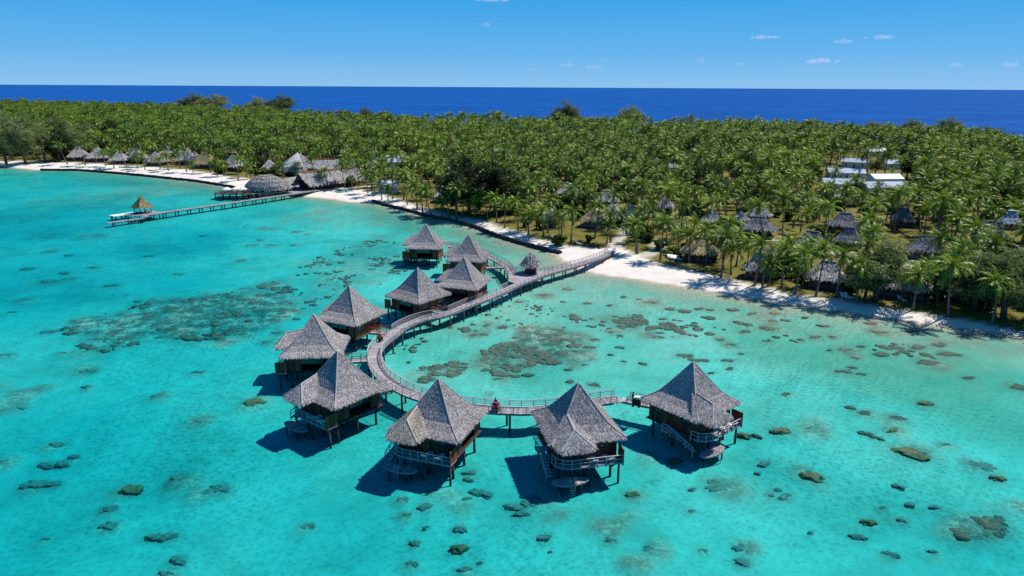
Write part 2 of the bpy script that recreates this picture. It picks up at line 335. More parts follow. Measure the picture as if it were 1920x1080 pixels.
# ------------------------------------------------------------------ lagoon water (a closed body that absorbs red light) and the open ocean
def lagoon():
    b=MB();x0,x1,y0,y1=-2300,2300,-200,1650;z0=-7.
    b.add([(x0,y0,z0),(x1,y0,z0),(x1,y1,z0),(x0,y1,z0),(x0,y0,0),(x1,y0,0),(x1,y1,0),(x0,y1,0)],[(3,2,1,0),(4,5,6,7),(0,1,5,4),(1,2,6,5),(2,3,7,6),(3,0,4,7)])
    m,t=mat('lagoon_water')
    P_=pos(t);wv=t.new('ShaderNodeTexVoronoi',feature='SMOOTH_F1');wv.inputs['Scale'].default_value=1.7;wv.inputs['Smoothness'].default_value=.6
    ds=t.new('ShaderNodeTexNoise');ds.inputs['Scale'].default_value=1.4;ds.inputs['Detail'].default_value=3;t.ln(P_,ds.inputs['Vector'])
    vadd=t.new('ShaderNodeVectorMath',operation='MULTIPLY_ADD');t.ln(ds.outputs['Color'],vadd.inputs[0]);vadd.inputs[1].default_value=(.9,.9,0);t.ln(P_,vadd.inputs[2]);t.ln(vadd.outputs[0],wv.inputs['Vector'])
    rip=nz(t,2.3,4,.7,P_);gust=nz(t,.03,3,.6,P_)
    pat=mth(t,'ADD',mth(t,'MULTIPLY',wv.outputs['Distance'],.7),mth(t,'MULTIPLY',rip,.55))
    tc=ramp(t,pat,[(.35,(.62,.68,.71)),(.55,(.90,.93,.94)),(.72,(1,1,1))])  # caustic-like ripples of light painted into the water's transparent tint
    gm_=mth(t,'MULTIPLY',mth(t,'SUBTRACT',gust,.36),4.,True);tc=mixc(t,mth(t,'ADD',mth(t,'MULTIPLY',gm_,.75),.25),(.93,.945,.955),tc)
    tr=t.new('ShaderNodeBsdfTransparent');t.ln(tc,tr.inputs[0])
    gl=t.new('ShaderNodeBsdfGlossy');gl.inputs['Roughness'].default_value=.12;gl.inputs['Color'].default_value=(.9,.95,1,1)
    bp=t.new('ShaderNodeBump');bp.inputs['Strength'].default_value=.5;bp.inputs['Distance'].default_value=.12;t.ln(rip,bp.inputs['Height']);t.ln(bp.outputs[0],gl.inputs['Normal'])
    fr=t.new('ShaderNodeFresnel');fr.inputs[0].default_value=1.33;t.ln(bp.outputs[0],fr.inputs[1])
    fac=mth(t,'MULTIPLY',fr.outputs[0],.28)
    mx=t.new('ShaderNodeMixShader');t.ln(fac,mx.inputs[0]);t.ln(tr.outputs[0],mx.inputs[1]);t.ln(gl.outputs[0],mx.inputs[2]);t.ln(mx.outputs[0],t.out.inputs[0])
    va=t.new('ShaderNodeVolumeAbsorption');va.inputs['Color'].default_value=(0.,.852,.912,1);va.inputs['Density'].default_value=1.15;t.ln(va.outputs[0],t.out.inputs[1])
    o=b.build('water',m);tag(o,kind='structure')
    # ocean beyond the island: one opaque sheet from under the island's back shore to the horizon
    bk=np.array([at(x,y,0)[:2] for x,y in BACK])+np.array([0,25.])
    vs=[(-60000,bk[0][1]*1.0,.03)]+[(x,y,.03) for x,y in bk]+[(60000,bk[-1][1],.03)]
    n=len(vs);vs+=[(x if abs(x)>5000 else x*30,40000.,.03) for x,_,_ in vs]
    b=MB();b.add(vs,[(i,i+1,n+i+1,n+i) for i in range(n-1)])
    m,t=mat('ocean_water');P_=pos(t);w1=nz(t,.035,6,.75,P_);w2=nz(t,.004,3,.6,pos(t,(1,3,1)))
    c=ramp(t,mth(t,'ADD',mth(t,'MULTIPLY',w1,.5),mth(t,'MULTIPLY',w2,.5)),[(.38,(.004,.040,.195)),(.52,(.007,.064,.29)),(.68,(.012,.098,.37))])
    p=princ(t,c,.4,.03,w1,.6,1.2)
    o=b.build('ocean',m);tag(o,kind='structure')
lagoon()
# ------------------------------------------------------------------ camera, sun, sky
cam=bpy.data.cameras.new('camera');co=bpy.data.objects.new('camera',cam);COL.objects.link(co)
cam.sensor_width=36;cam.lens=36*F/1920;cam.clip_start=.5;cam.clip_end=90000
up=_u*math.cos(ROLL)+_r*math.sin(ROLL);rt=_r*math.cos(ROLL)-_u*math.sin(ROLL)
rt=_c*_r+_s*_u;up=-_s*_r+_c*_u
mw=Matrix.Identity(4)
for i in range(3):mw[i][0],mw[i][1],mw[i][2]=rt[i],up[i],-_f[i]
mw.translation=Vector((0,0,H));co.matrix_world=mw;sc.camera=co
sl=bpy.data.lights.new('sun','SUN');sl.energy=5.0;sl.angle=R(.5);sl.color=(1,.955,.89);so=bpy.data.objects.new('sun',sl);COL.objects.link(so)
sd=Vector((math.cos(R(SUN_EL))*math.cos(R(SUN_AZ)),math.cos(R(SUN_EL))*math.sin(R(SUN_AZ)),math.sin(R(SUN_EL))))
so.rotation_euler=(-sd).to_track_quat('-Z','Y').to_euler();so.location=(0,0,120)
w=bpy.data.worlds.new('World');sc.world=w;w.use_nodes=True;wt=w.node_tree;wt.nodes.clear()
sky=wt.nodes.new('ShaderNodeTexSky');sky.sky_type='NISHITA';sky.sun_disc=False;sky.sun_elevation=R(SUN_EL);sky.sun_rotation=R(90-SUN_AZ)
sky.altitude=0;sky.air_density=1.;sky.dust_density=.05;sky.ozone_density=3.
# clear marine air: the Nishita sky deepened with a blue gradient over elevation
tcw=wt.nodes.new('ShaderNodeTexCoord');sp=wt.nodes.new('ShaderNodeSeparateXYZ');wt.links.new(tcw.outputs['Generated'],sp.inputs[0])
rp_=wt.nodes.new('ShaderNodeValToRGB');wt.links.new(sp.outputs[2],rp_.inputs[0])
STOPS=[(0.,(2.9,6.2,10.)),(.045,(1.35,5.2,9.9)),(.13,(.12,3.9,9.2)),(.35,(.1,2.2,6.4)),(1.,(.15,1.0,3.4))]
while len(rp_.color_ramp.elements)<len(STOPS):rp_.color_ramp.elements.new(.5)
for e_,(p_,c_) in zip(rp_.color_ramp.elements,STOPS):e_.position=p_;e_.color=(c_[0]/10,c_[1]/10,c_[2]/10,1)
sc10=wt.nodes.new('ShaderNodeVectorMath');sc10.operation='SCALE';sc10.inputs['Scale'].default_value=10.;wt.links.new(rp_.outputs[0],sc10.inputs[0])
mx_=wt.nodes.new('ShaderNodeMix');mx_.data_type='RGBA';mx_.inputs[0].default_value=.965;wt.links.new(sky.outputs[0],mx_.inputs[6]);wt.links.new(sc10.outputs[0],mx_.inputs[7])
bg=wt.nodes.new('ShaderNodeBackground');bg.inputs[1].default_value=.08;wo=wt.nodes.new('ShaderNodeOutputWorld')
wt.links.new(mx_.outputs[2],bg.inputs[0]);wt.links.new(bg.outputs[0],wo.inputs[0])
vs_=sc.view_settings;vs_.view_transform='Standard';vs_.look='None';vs_.gamma=1;vs_.exposure=.12
cy=sc.cycles;cy.max_bounces=8;cy.diffuse_bounces=3;cy.glossy_bounces=2;cy.transmission_bounces=4;cy.transparent_max_bounces=16;cy.volume_bounces=4;cy.use_denoising=False
cy.caustics_reflective=False;cy.caustics_refractive=False
# ------------------------------------------------------------------ coconut palms
def crown_mesh(seed,nf=22,L=3.9,dead=2):
    rg=random.Random(seed);b=MB()
    for i in range(nf+dead):
        isdead=i>=nf
        az=i*2.39996+rg.uniform(-.25,.25);q=(i+.5)/nf
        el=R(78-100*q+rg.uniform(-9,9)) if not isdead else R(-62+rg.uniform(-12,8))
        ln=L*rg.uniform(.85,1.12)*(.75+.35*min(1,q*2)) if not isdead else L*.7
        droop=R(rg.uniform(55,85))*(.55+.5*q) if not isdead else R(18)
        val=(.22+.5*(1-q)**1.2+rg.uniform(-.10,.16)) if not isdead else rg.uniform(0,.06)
        ns=7;p=Vector((0,0,.15));pts=[p.copy()];dirs=[]
        for k in range(ns):
            e=el-droop*((k+.5)/ns)**1.4
            d=(Vector((math.cos(az)*math.cos(e),math.sin(az)*math.cos(e),math.sin(e)))+Vector((.55,0,-.05))*((k+.5)/ns)*(1 if not isdead else .2)).normalized();dirs.append(d);p=p+d*(ln/ns);pts.append(p.copy())
        dirs.append(dirs[-1]);side0=Vector((-math.sin(az),math.cos(az),0))
        for k in range(ns):
            wd=.05*(1-k/ns)+.015;s=side0*wd
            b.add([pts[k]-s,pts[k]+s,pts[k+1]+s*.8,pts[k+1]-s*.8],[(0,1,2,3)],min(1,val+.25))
        nl=11
        for j in range(nl):
            f=(j+1.1)/(nl+.6)*ns;k=min(int(f),ns-1);pp=pts[k].lerp(pts[k+1],f-k);d=dirs[k]
            prof=math.sin(math.pi*min(1,(.12+.9*j/nl)))**.6
            ll=ln*.27*prof*rg.uniform(.85,1.1)
            up_=side0.cross(d)*-1
            if up_.z<0:up_=-up_
            for sg in(-1,1):
                hang=rg.uniform(.25,.75)+.25*q
                tip=pp+side0*sg*ll*.80+d*ll*.55-Vector((0,0,1))*ll*hang+up_*ll*.12
                mid=pp.lerp(tip,.5)+up_*ll*.10
                wv=d*(ln/nl*.36)
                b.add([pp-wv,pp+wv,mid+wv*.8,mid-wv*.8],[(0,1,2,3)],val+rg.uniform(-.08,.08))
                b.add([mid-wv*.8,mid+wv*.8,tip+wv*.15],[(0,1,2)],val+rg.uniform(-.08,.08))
    # nut cluster under the heart of the crown
    for k in range(7):
        a=rg.uniform(0,6.28);c=Vector((math.cos(a)*.28,math.sin(a)*.28,-.15+rg.uniform(-.15,.1)))
        b.lathe([(.02,-.14),(.12,-.05),(.12,.05),(.02,.14)],6,c,.42)
    return b.mesh('crown',M['palm'])
PV=[(12.0,.4,11),(10.2,1.6,12),(13.2,2.4,13),(8.6,.8,14),(11.0,3.2,15),(7.4,2.0,16),(12.6,1.2,17),(6.0,.5,18)]
PALM=[];WIND=R(205)
def trunk_mesh(h,lean,seed):
    rg=random.Random(seed);b=MB();n=9;pts=[];rs=[]
    for i in range(n):
        f=i/(n-1);x=lean*(f**.75 if seed%2 else f**1.7);y=.25*math.sin(f*3+seed)
        pts.append((x,y-.25*math.sin(seed),h*f-.4*(1-f)));rs.append(.26*(1-f)**3+.15-.035*f)
    b.tube(pts,rs,7,.5);return b.mesh('trunk',M['trunk'],True),Vector(pts[-1])
for h,l,s in PV:
    tm,top=trunk_mesh(h,l,s);PALM.append((crown_mesh(s,nf=20+s%4,L=3.85+.12*(s%6)),tm,top,h,l))
def put_palm(x,y,z,k,rz,s,label,group):
    cm,tm,top,h,l=PALM[k]
    e=empty('coconut_palm',(x,y,z),rz,label,'palm tree',group);e.scale=(s,s,s)
    a=bpy.data.objects.new('trunk',tm);link(a,e)
    c=bpy.data.objects.new('crown',cm);c.location=top;c.rotation_euler=(0,0,WIND-rz+random.uniform(-.5,.5));link(c,e)
    return e
# ------------------------------------------------------------------ broad trees
def leafy(seed,hh,rad,style):
    """trunk mesh, crown mesh; the crown is made of leaf sprays along limbs"""
    rg=random.Random(seed);tb=MB();cb=MB()
    nl={'needle':13,'dark':15,'bush':7}[style];base=.28 if style!='bush' else .08
    tp=Vector((rg.uniform(-.6,.6),rg.uniform(-.6,.6),hh*.62))
    tb.tube([(0,0,-.3),(tp.x*.3,tp.y*.3,hh*.22),(tp.x*.7,tp.y*.7,hh*.45),tp],[.035*hh,.026*hh,.018*hh,.008*hh],8)
    limbs=[]
    for i in range(nl):
        f=rg.uniform(base,.95);az=i*2.4+rg.uniform(-.4,.4)
        s=Vector((tp.x*f,tp.y*f,hh*.62*f));env=math.sin(math.pi*(.18+.72*f))**.7
        ln=rad*env*rg.uniform(.75,1.1);el=rg.uniform(.05,.5)+.55*f
        e=s+Vector((math.cos(az)*ln*math.cos(el),math.sin(az)*ln*math.cos(el),ln*math.sin(el)*.9+hh*.10))
        mdd=s.lerp(e,.5)+Vector((0,0,hh*.03))
        tb.tube([s,mdd,e],[.012*hh,.008*hh,.003*hh],5);limbs.append((s,mdd,e))
    limbs.append((tp*.8,tp,tp+Vector((0,0,hh*.33))))
    nc={'needle':32,'dark':46,'bush':22}[style]
    for (s,m_,e) in limbs:
        for c in range(nc):
            f=rg.uniform(.25,1.08);p=(s.lerp(m_,f*2) if f<.5 else m_.lerp(e,f*2-1))
            rr=rad*(.30 if style!='bush' else .36)
            o=Vector((rg.gauss(0,1),rg.gauss(0,1),rg.gauss(0,.75)))*rr*.45;cc=p+o
            if cc.z<hh*(.08 if style!='bush' else .02):continue
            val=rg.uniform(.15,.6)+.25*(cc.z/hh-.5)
            for k in range(11 if style!='bush' else 8):
                q=cc+Vector((rg.gauss(0,1),rg.gauss(0,1),rg.gauss(0,.8)))*rr*.22
                a=rg.uniform(0,6.28)
                if style=='needle':
                    d=Vector((math.cos(a)*.55,math.sin(a)*.55,rg.uniform(-.9,.25))).normalized()*rg.uniform(.6,1.3)*hh/14;wd=.085*hh/14
                else:
                    d=Vector((math.cos(a),math.sin(a),rg.uniform(-.7,.5))).normalized()*rg.uniform(.3,.62)*(hh/14 if style=='dark' else .8);wd=.20*(hh/14 if style=='dark' else .9)
                sd_=d.cross(Vector((rg.uniform(-1,1),rg.uniform(-1,1),rg.uniform(-.5,1)))).normalized()*wd
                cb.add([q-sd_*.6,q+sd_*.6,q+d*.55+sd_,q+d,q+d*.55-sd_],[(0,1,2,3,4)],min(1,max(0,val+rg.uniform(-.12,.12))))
    lm={'needle':M['leaf'],'dark':M['leafdark'],'bush':M['bush']}[style]
    return tb.mesh('trunk',M['bark'],True),cb.mesh('crown',lm)
TREES={'needle':[leafy(31,14,5.6,'needle'),leafy(32,14,6.4,'needle')],'dark':[leafy(41,14,6.6,'dark'),leafy(42,14,5.8,'dark')],'bush':[leafy(51,2.4,1.5,'bush'),leafy(52,2.0,1.7,'bush')]}
def put_tree(name,style,k,loc,rz,sxy,sz,label,cat,group=None):
    tm,cm=TREES[style][k];e=empty(name,loc,rz,label,cat,group);e.scale=(sxy,sxy,sz)
    link(bpy.data.objects.new('trunk',tm),e);link(bpy.data.objects.new('crown',cm),e);return e
# ------------------------------------------------------------------ thatch surfaces
def blades(b,tris,n,seed,ln=.75,wd=.15,lift=.10):
    rg=random.Random(seed);ar=[];T=[]
    for a,c,d in tris:
        a,c,d=Vector(a),Vector(c),Vector(d);T.append((a,c,d));ar.append((c-a).cross(d-a).length)
    for (a,c,d) in rg.choices(T,ar,k=n):
        u,v=rg.random(),rg.random()
        if u+v>1:u,v=1-u,1-v
        p=a+(c-a)*u+(d-a)*v;nn=(c-a).cross(d-a).normalized()
        if nn.z<0:nn=-nn
        dn=Vector((0,0,-1))-nn*nn.dot(Vector((0,0,-1)))
        if dn.length<.05:continue
        dn.normalize();sd_=dn.cross(nn);l=ln*rg.uniform(.6,1.25);tw=rg.uniform(-.25,.25)
        dn=(dn+sd_*tw).normalized();w_=wd*rg.uniform(.6,1.3);lf=lift*rg.uniform(.3,1.5)
        q=p+nn*.02;e=p+dn*l+nn*lf
        b.add([q-sd_*w_*.6,q+sd_*w_*.6,e+sd_*w_*.5,e+dn*.12,e-sd_*w_*.5],[(0,1,2,3,4)],rg.betavariate(1.6,1.6))
def fringe(b,edges,seed,step=.13,ln=.42):
    rg=random.Random(seed)
    for p,q in edges:
        p,q=Vector(p),Vector(q);d=q-p;n=int(d.length/step);d.normalize();out=d.cross(Vector((0,0,1)))
        for i in range(n):
            c=p.lerp(q,(i+rg.random())/max(1,n));l=ln*rg.uniform(.5,1.3);w_=.09*rg.uniform(.7,1.5)
            o=out*rg.uniform(-.05,.16);t=Vector((0,0,-l))+o+d*rg.uniform(-.08,.08);u=Vector((0,0,.08))
            b.add([c-d*w_+u,c+d*w_+u,c+d*w_*.7+t,c-d*w_*.4+t*1.1],[(0,1,2,3)],rg.betavariate(1.5,1.8))
def pyr_roof(b,prof,n_bl,seed,ln=.75,sx=1.,sy=1.,sag=.03,wd=.15,lift=.10):
    """concave four-sided thatch from (half width, z) rings, eave first"""
    rings=[]
    for r,z in prof:
        ring=[]
        for i in range(4):
            c0=[(-1,-1),(1,-1),(1,1),(-1,1)][i];c1=[(1,-1),(1,1),(-1,1),(-1,-1)][i]
            for k in range(4):
                f=k/4;x=c0[0]+(c1[0]-c0[0])*f;y=c0[1]+(c1[1]-c0[1])*f
                kk=1-sag*math.sin(math.pi*f);ring.append((x*r*kk*sx,y*r*kk*sy,z-(.10 if r>3 else 0)*math.sin(math.pi*f)*0))
        rings.append(ring)
    tris=[]
    for a,c in zip(rings,rings[1:]):
        for k in range(16):
            q=(a[k],a[(k+1)%16],c[(k+1)%16],c[k]);b.add(q,[(0,1,2,3)],.28);tris+=[(q[0],q[1],q[2]),(q[0],q[2],q[3])]
    b.add(rings[-1],[tuple(range(16))],.5)
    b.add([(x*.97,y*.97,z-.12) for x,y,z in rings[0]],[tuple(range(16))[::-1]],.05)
    blades(b,tris,n_bl,seed,ln,wd,lift);ed=[(rings[0][k],rings[0][(k+1)%16]) for k in range(16)]
    for k in range(2):fringe(b,ed,seed+k,.09 if n_bl>3000 else .14 if n_bl>800 else .3,.34)
    return tris
# ------------------------------------------------------------------ overwater bungalow (terrace faces +X, footbridge arrives at -X)
ZF=2.08
PROF=[(4.62,4.88),(3.75,5.42),(2.9,6.12),(2.1,7.2),(1.2,8.55),(.5,9.6),(.10,10.2)]
def roof_mesh(seed):
    b=MB();pyr_roof(b,PROF,17000,seed,.36,wd=.05,lift=.055)
    # hip rolls, a little proud of the thatch
    rg=random.Random(seed)
    for i in range(4):
        sx,sy=[(-1,-1),(1,-1),(1,1),(-1,1)][i]
        b.tube([(sx*r,sy*r,z+.03) for r,z in PROF],[.09,.09,.09,.09,.08,.08,.08],6,.5)
    b.lathe([(.22,10.0),(.20,10.2),(.10,10.36),(.02,10.42)],8,(0,0,0),.6)
    return b.mesh('roof',[M['thatch']])
def dormer_mesh(seed,mt):
    b=MB();y0,y1,zc=-4.25,.35,4.84;ym=(y0+y1)/2;xe=6.3
    A=(2.2,y0,5.9);B=(xe,y0+.25,zc);C=(xe,y1-.25,zc);D=(2.2,y1,5.9);A0=(3.6,y0-.05,zc+.25);D0=(3.6,y1+.05,zc+.25)
    r0=(1.6,ym,7.35);r1=(4.75,ym,6.6);rm=(3.1,ym,6.98)
    B1=(xe+.12,ym-1.1,zc-.04);C1=(xe+.12,ym+1.1,zc-.04)
    tris=[(A0,B,r1),(A0,r1,rm),(A0,rm,r0),(B,B1,r1),(B1,C1,r1),(C1,C,r1),(C,D0,r1),(D0,rm,r1),(D0,r0,rm)]
    for t_ in tris:b.add(t_,[(0,1,2)],.3)
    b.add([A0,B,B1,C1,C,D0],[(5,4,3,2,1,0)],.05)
    blades(b,tris,4000,seed,.38,.062,.06)
    for k in range(2):fringe(b,[(A0,B),(B,B1),(B1,C1),(C1,C),(C,D0)],seed+k+5)
    b.tube([r0,rm,r1],[.13,.13,.12],6,.65);b.tube([r1,B],[.11,.1],6,.6);b.tube([r1,C],[.11,.1],6,.6)
    return b.mesh('terrace_roof',[mt])
def rail(b,pts,h=1.0,nr=2,post=1.5,pw=.09,top=.11,z0=0):
    """railing along a polyline: posts, a top rail and nr mid rails"""
    pts=[Vector(p) for p in pts]
    for p,q in zip(pts,pts[1:]):
        b.bar(p+Vector((0,0,h)),q+Vector((0,0,h)),top,.07,.75)
        for k in range(nr):
            zz=h*(k+1)/(nr+1);b.bar(p+Vector((0,0,zz)),q+Vector((0,0,zz)),.05,.06,.5)
    acc=0;last=None
    for p,q in zip(pts,pts[1:]):
        d=(q-p).length;s=(post-acc) if last is not None else 0
        while s<=d:
            c=p.lerp(q,s/d);b.bar(c+Vector((0,0,-.35)),c+Vector((0,0,h-.03)),pw,pw,.35);last=c;s+=post
        acc=d-(s-post)
    if (last-pts[-1]).length>.3:b.bar(pts[-1]+Vector((0,0,-.35)),pts[-1]+Vector((0,0,h-.03)),pw,pw,.35)
_proto={}
def bungalow_parts(root,roofk,dm):
    hw=3.75
    def part(name,bm,mt,par=root,smooth=False):
        key=(name,len(kids(par)),par.name if par is not root else '')
        return bm.build(name,mt,par,smooth=smooth)
    o=bpy.data.objects.new('roof',ROOFS[roofk]);link(o,root)
    o=bpy.data.objects.new('terrace_roof',dm);link(o,root)
    # walls, each face its own panel wall with plank lines
    for i in range(4):
        b=MB();n=18;L=2*hw
        for k in range(n):
            x=-hw+L*(k+.5)/n
            if i==2 and -1.7<x<1.9:
                b.box((x,0,4.86),(L/n-.015,.10,.5),0,random.Random(i*50+k).random());continue
            b.box((x,random.Random(k+i*9).uniform(-.01,.01),(ZF+5.1)/2),(L/n-.015,.10,5.1-ZF),0,random.Random(i*50+k).random())
        b.box((0,.0,ZF+.1),(L,.16,.2),0,.2);b.box((0,0,5.02),(L,.16,.14),0,.2)
        w_=part('wall',b,M['wall'] if i in(0,2) else M['panel'] if i==3 else M['wall'])
        rot=[0,math.pi/2,math.pi,-math.pi/2]
        # i:0 -> -Y side, 1 -> +X terrace side, 2 -> +Y side, 3 -> -X entrance side
        a=[0,1,2,3][i];w_.rotation_euler=(0,0,[0,math.pi/2,math.pi,-math.pi/2][a]);w_.location=[(0,-hw,0),(hw,0,0),(0,hw,0),(-hw,0,0)][a]
        if i==2:w_.hide_render=False
        for wx in((-2.2,2.2) if i!=2 else(.1,)):
            f=MB()
            ww,wh,wz=(1.15,1.05,3.95) if i!=2 else(3.4,1.15,4.0)
            for sx in(-1,1):f.box((wx+sx*ww/2,-.08,wz),(.09,.10,wh+.1))
            for sz in(-1,1):f.box((wx,-.08,wz+sz*wh/2),(ww,.10,.09))
            if i!=2:
                for q in range(5):f.box((wx,-.085,wz-wh/2+wh*(q+.5)/5),(ww-.1,.05,.045))
            else:f.box((wx,-.08,wz),(.08,.09,wh))
            fo=f.build('window',M['rail'] if i==3 else M['dark'],w_)
            g=MB();g.box((wx,-.055,wz),(ww,.03,wh));g.build('pane',M['glass'],fo)
        if i in(1,3):
            d=MB();d.box((0,-.08,ZF+1.15),(1.0,.07,2.1),0,.7)
            for k in range(6):d.box((0,-.125,ZF+.35+k*.32),(.8,.03,.05),0,.3)
            dd=d.build('door',M['panel'],w_)
            h_=MB();h_.box((.38,-.16,ZF+1.05),(.05,.06,.16));h_.build('handle',M['rail'],dd)
    b=MB()
    for k in range(40):
        x=-hw-.35+(7.1+hw+.35)*0+k*(2*hw+.7)/40;b.box((x+.1,0,ZF-.06),((2*hw+.7)/40-.012,2*hw+.5,.09),0,random.Random(k).random())
    for y in(-3.3,0,3.3):b.box((0,y,ZF-.25),(2*hw+.6,.2,.28),0,.1)
    part('floor_deck',b,M['stilt'])
    for x in(-3.3,0,3.3):
        for y in(-3.3,0,3.3):
            s=MB();s.tube([(x,y,-2.4),(x,y,ZF-.4)],[.19,.17],8,.5);part('stilt',s,M['stilt'],smooth=True)
    for y in(-3.4,0.,3.7):
        s=MB();s.tube([(4.95,y,-2.4),(4.95,y,ZF-.2)],[.16,.15],8,.5);part('stilt',s,M['stilt'],smooth=True)
    for y in (-3.3,3.3):
        s=MB();s.bar((3.3,y,.3),(4.9,y,ZF-.3),.14,.14,.4);part('brace',s,M['stilt'])
    # terrace deck with a rounded right-hand corner
    out=[(3.82,4.05),(5.5,4.05),(5.5,-2.2),(5.35,-3.1),(4.9,-3.8),(4.4,-4.1),(3.82,-4.2)]
    b=MB();n=len(out)
    b.add([(x,y,ZF-.03) for x,y in out]+[(x,y,ZF-.16) for x,y in out],[tuple(range(n))[::-1],tuple(range(n,2*n))]+[(i,(i+1)%n,n+(i+1)%n,n+i) for i in range(n)],.6)
    for k in range(11):
        x=3.92+k*.143;b.box((x,.35 if x>4.6 else .05,ZF-.02),(.125,7.1 if x>4.6 else 8.0,.03),0,random.Random(k*3).random())
    part('terrace_deck',b,M['deck'])
    b=MB();rail(b,[(5.45,3.95,ZF),(5.45,-2.2,ZF),(5.3,-3.05,ZF),(4.85,-3.74,ZF),(4.3,-4.08,ZF),(3.4,-4.2,ZF)],1.0,1,1.05,.10,.13);part('terrace_railing',b,M['rail'])
    b=MB()
    for k in range(8):b.box((3.92+k*.2,4.0,ZF+.85),(.188,.07,1.7),0,random.Random(k+77).random())
    b.box((4.65,4.0,ZF+1.73),(1.7,.12,.07),0,.9);b.box((5.48,4.0,ZF+.7),(.14,.14,2.1),0,.5)
    part('privacy_screen',b,M['panel'])
    # stairs down the right-hand side, rail on the outer string, oval landing
    st=MB();x0,z0,x1,z1=.6,ZF,4.6,.6
    for y in(-4.35,-5.25):st.bar((x0,y,z0-.1),(x1,y,z1-.05),.08,.26,.4)
    so_=part('stairs',st,M['stilt'])
    for k in range(8):
        f=(k+.6)/8.2;tr=MB();tr.box((x0+(x1-x0)*f,-4.8,z0+(z1-z0)*f+.03),(.34,.9,.05),0,.8);tr.build('tread',M['rail'],so_)
    b=MB();sp=[(x0-.9,-5.28,z0),(x0,-5.28,z0),(x1,-5.28,z1)]
    rail(b,sp,.95,1,1.3,.08,.13);b.box((.1,-4.6,ZF-.05),(1.2,1.5,.1),0,.5);part('stair_railing',b,M['rail'])
    pl=MB();c=(5.75,-2.6);out=[]
    for k in range(20):
        a=2*math.pi*k/20;out.append((c[0]+.95*math.cos(a),c[1]+2.25*math.sin(a)*(1-.12*math.cos(a))))
    n=len(out)
    pl.add([(x,y,.58) for x,y in out]+[(x,y,.42) for x,y in out],[tuple(range(n)),tuple(range(n,2*n))[::-1]]+[(i,n+i,n+(i+1)%n,(i+1)%n) for i in range(n)],.55)
    for k in range(15):
        y=c[1]-2.05+k*.29;hwid=.95*math.sqrt(max(.02,1-((y-c[1])/2.25)**2))*.96
        pl.box((c[0],y,.595),(2*hwid,.255,.03),0,random.Random(k+5).random())
    po=part('swim_platform',pl,M['deck'])
    for dx,dy in((-.6,-1.2),(.6,-1.2),(-.6,1.2),(.6,1.2)):
        s=MB();s.tube([(c[0]+dx,c[1]+dy,-2.4),(c[0]+dx,c[1]+dy,.42)],[.11,.11],7);s.build('post',M['stilt'],po,smooth=True)
    ld=MB();lx=c[0]+.95
    for y in(c[1]-.25,c[1]+.25):ld.tube([(lx-.35,y,.75),(lx-.3,y,1.5),(lx+.1,y,1.45),(lx+.15,y,-.9)],[.035]*4,6)
    for k in range(4):ld.tube([(lx+.13,c[1]-.25,.3-k*.3),(lx+.13,c[1]+.25,.3-k*.3)],[.03,.03],6)
    ld.build('ladder',M['rail'],po,smooth=True)
ROOFS=[roof_mesh(1),roof_mesh(2)]
DMS=[dormer_mesh(3,M['thatch']),dormer_mesh(4,M['thatch_patch'])]
# apex pixel, outward heading, label
BUN=[('J',(1300,680),-50,0,0,'thatched overwater bungalow at the very end of the boardwalk, pale oval landing fully in sun'),
('I',(1085,720),-77,1,0,'thatched overwater bungalow with terrace facing us and its boat-shaped landing in sun'),
('H',(822,712),-110,0,1,'thatched overwater bungalow with straw-coloured patch on its terrace roof and orange screen'),
('G',(633,660),-128,1,0,'thatched overwater bungalow where the boardwalk bends toward us, steep stairs to a shaded round landing'),
('F',(587,590),185,0,0,'thatched overwater bungalow farthest out to the left, its broad pale roof overlapped by another roof'),
('E',(655,537),155,1,0,'thatched overwater bungalow whose footbridge meets the boardwalk beside the person in red'),
('D',(783,503),143,0,0,'thatched overwater bungalow with reddish wall just left of the climbing boardwalk'),
('C',(870,483),162,1,0,'thatched overwater bungalow with bright orange-brown wall inside the boardwalk junction'),
('B',(878,441),172,0,0,'thatched overwater bungalow half hidden behind the orange-walled one near the ticket hut'),
('A',(798,421),176,1,0,'thatched overwater bungalow at the far end of the back branch, nearest to the jetty')]
BPOS={}
proto={}
for key,ap,ang,rk,dk,lab in BUN:
    c=at(*ap,10.2);BPOS[key]=(c.x,c.y,ang);loc=(c.x,c.y,0);rz=R(ang);lab=lab.replace('ticket hut','small round hut')
    if (rk,dk) not in proto:
        e=empty('overwater_bungalow',(0,0,0),0,lab,'bungalow','overwater bungalows along the boardwalk')
        bungalow_parts(e,rk,DMS[dk]);e.location=loc;e.rotation_euler=(0,0,rz);proto[(rk,dk)]=e
    else:dup(proto[(rk,dk)],loc,rz,1,lab)
def bl(key,x,y,z=0):
    cx,cy,a=BPOS[key];a=R(a);return Vector((cx+x*math.cos(a)-y*math.sin(a),cy+x*math.sin(a)+y*math.cos(a),z))
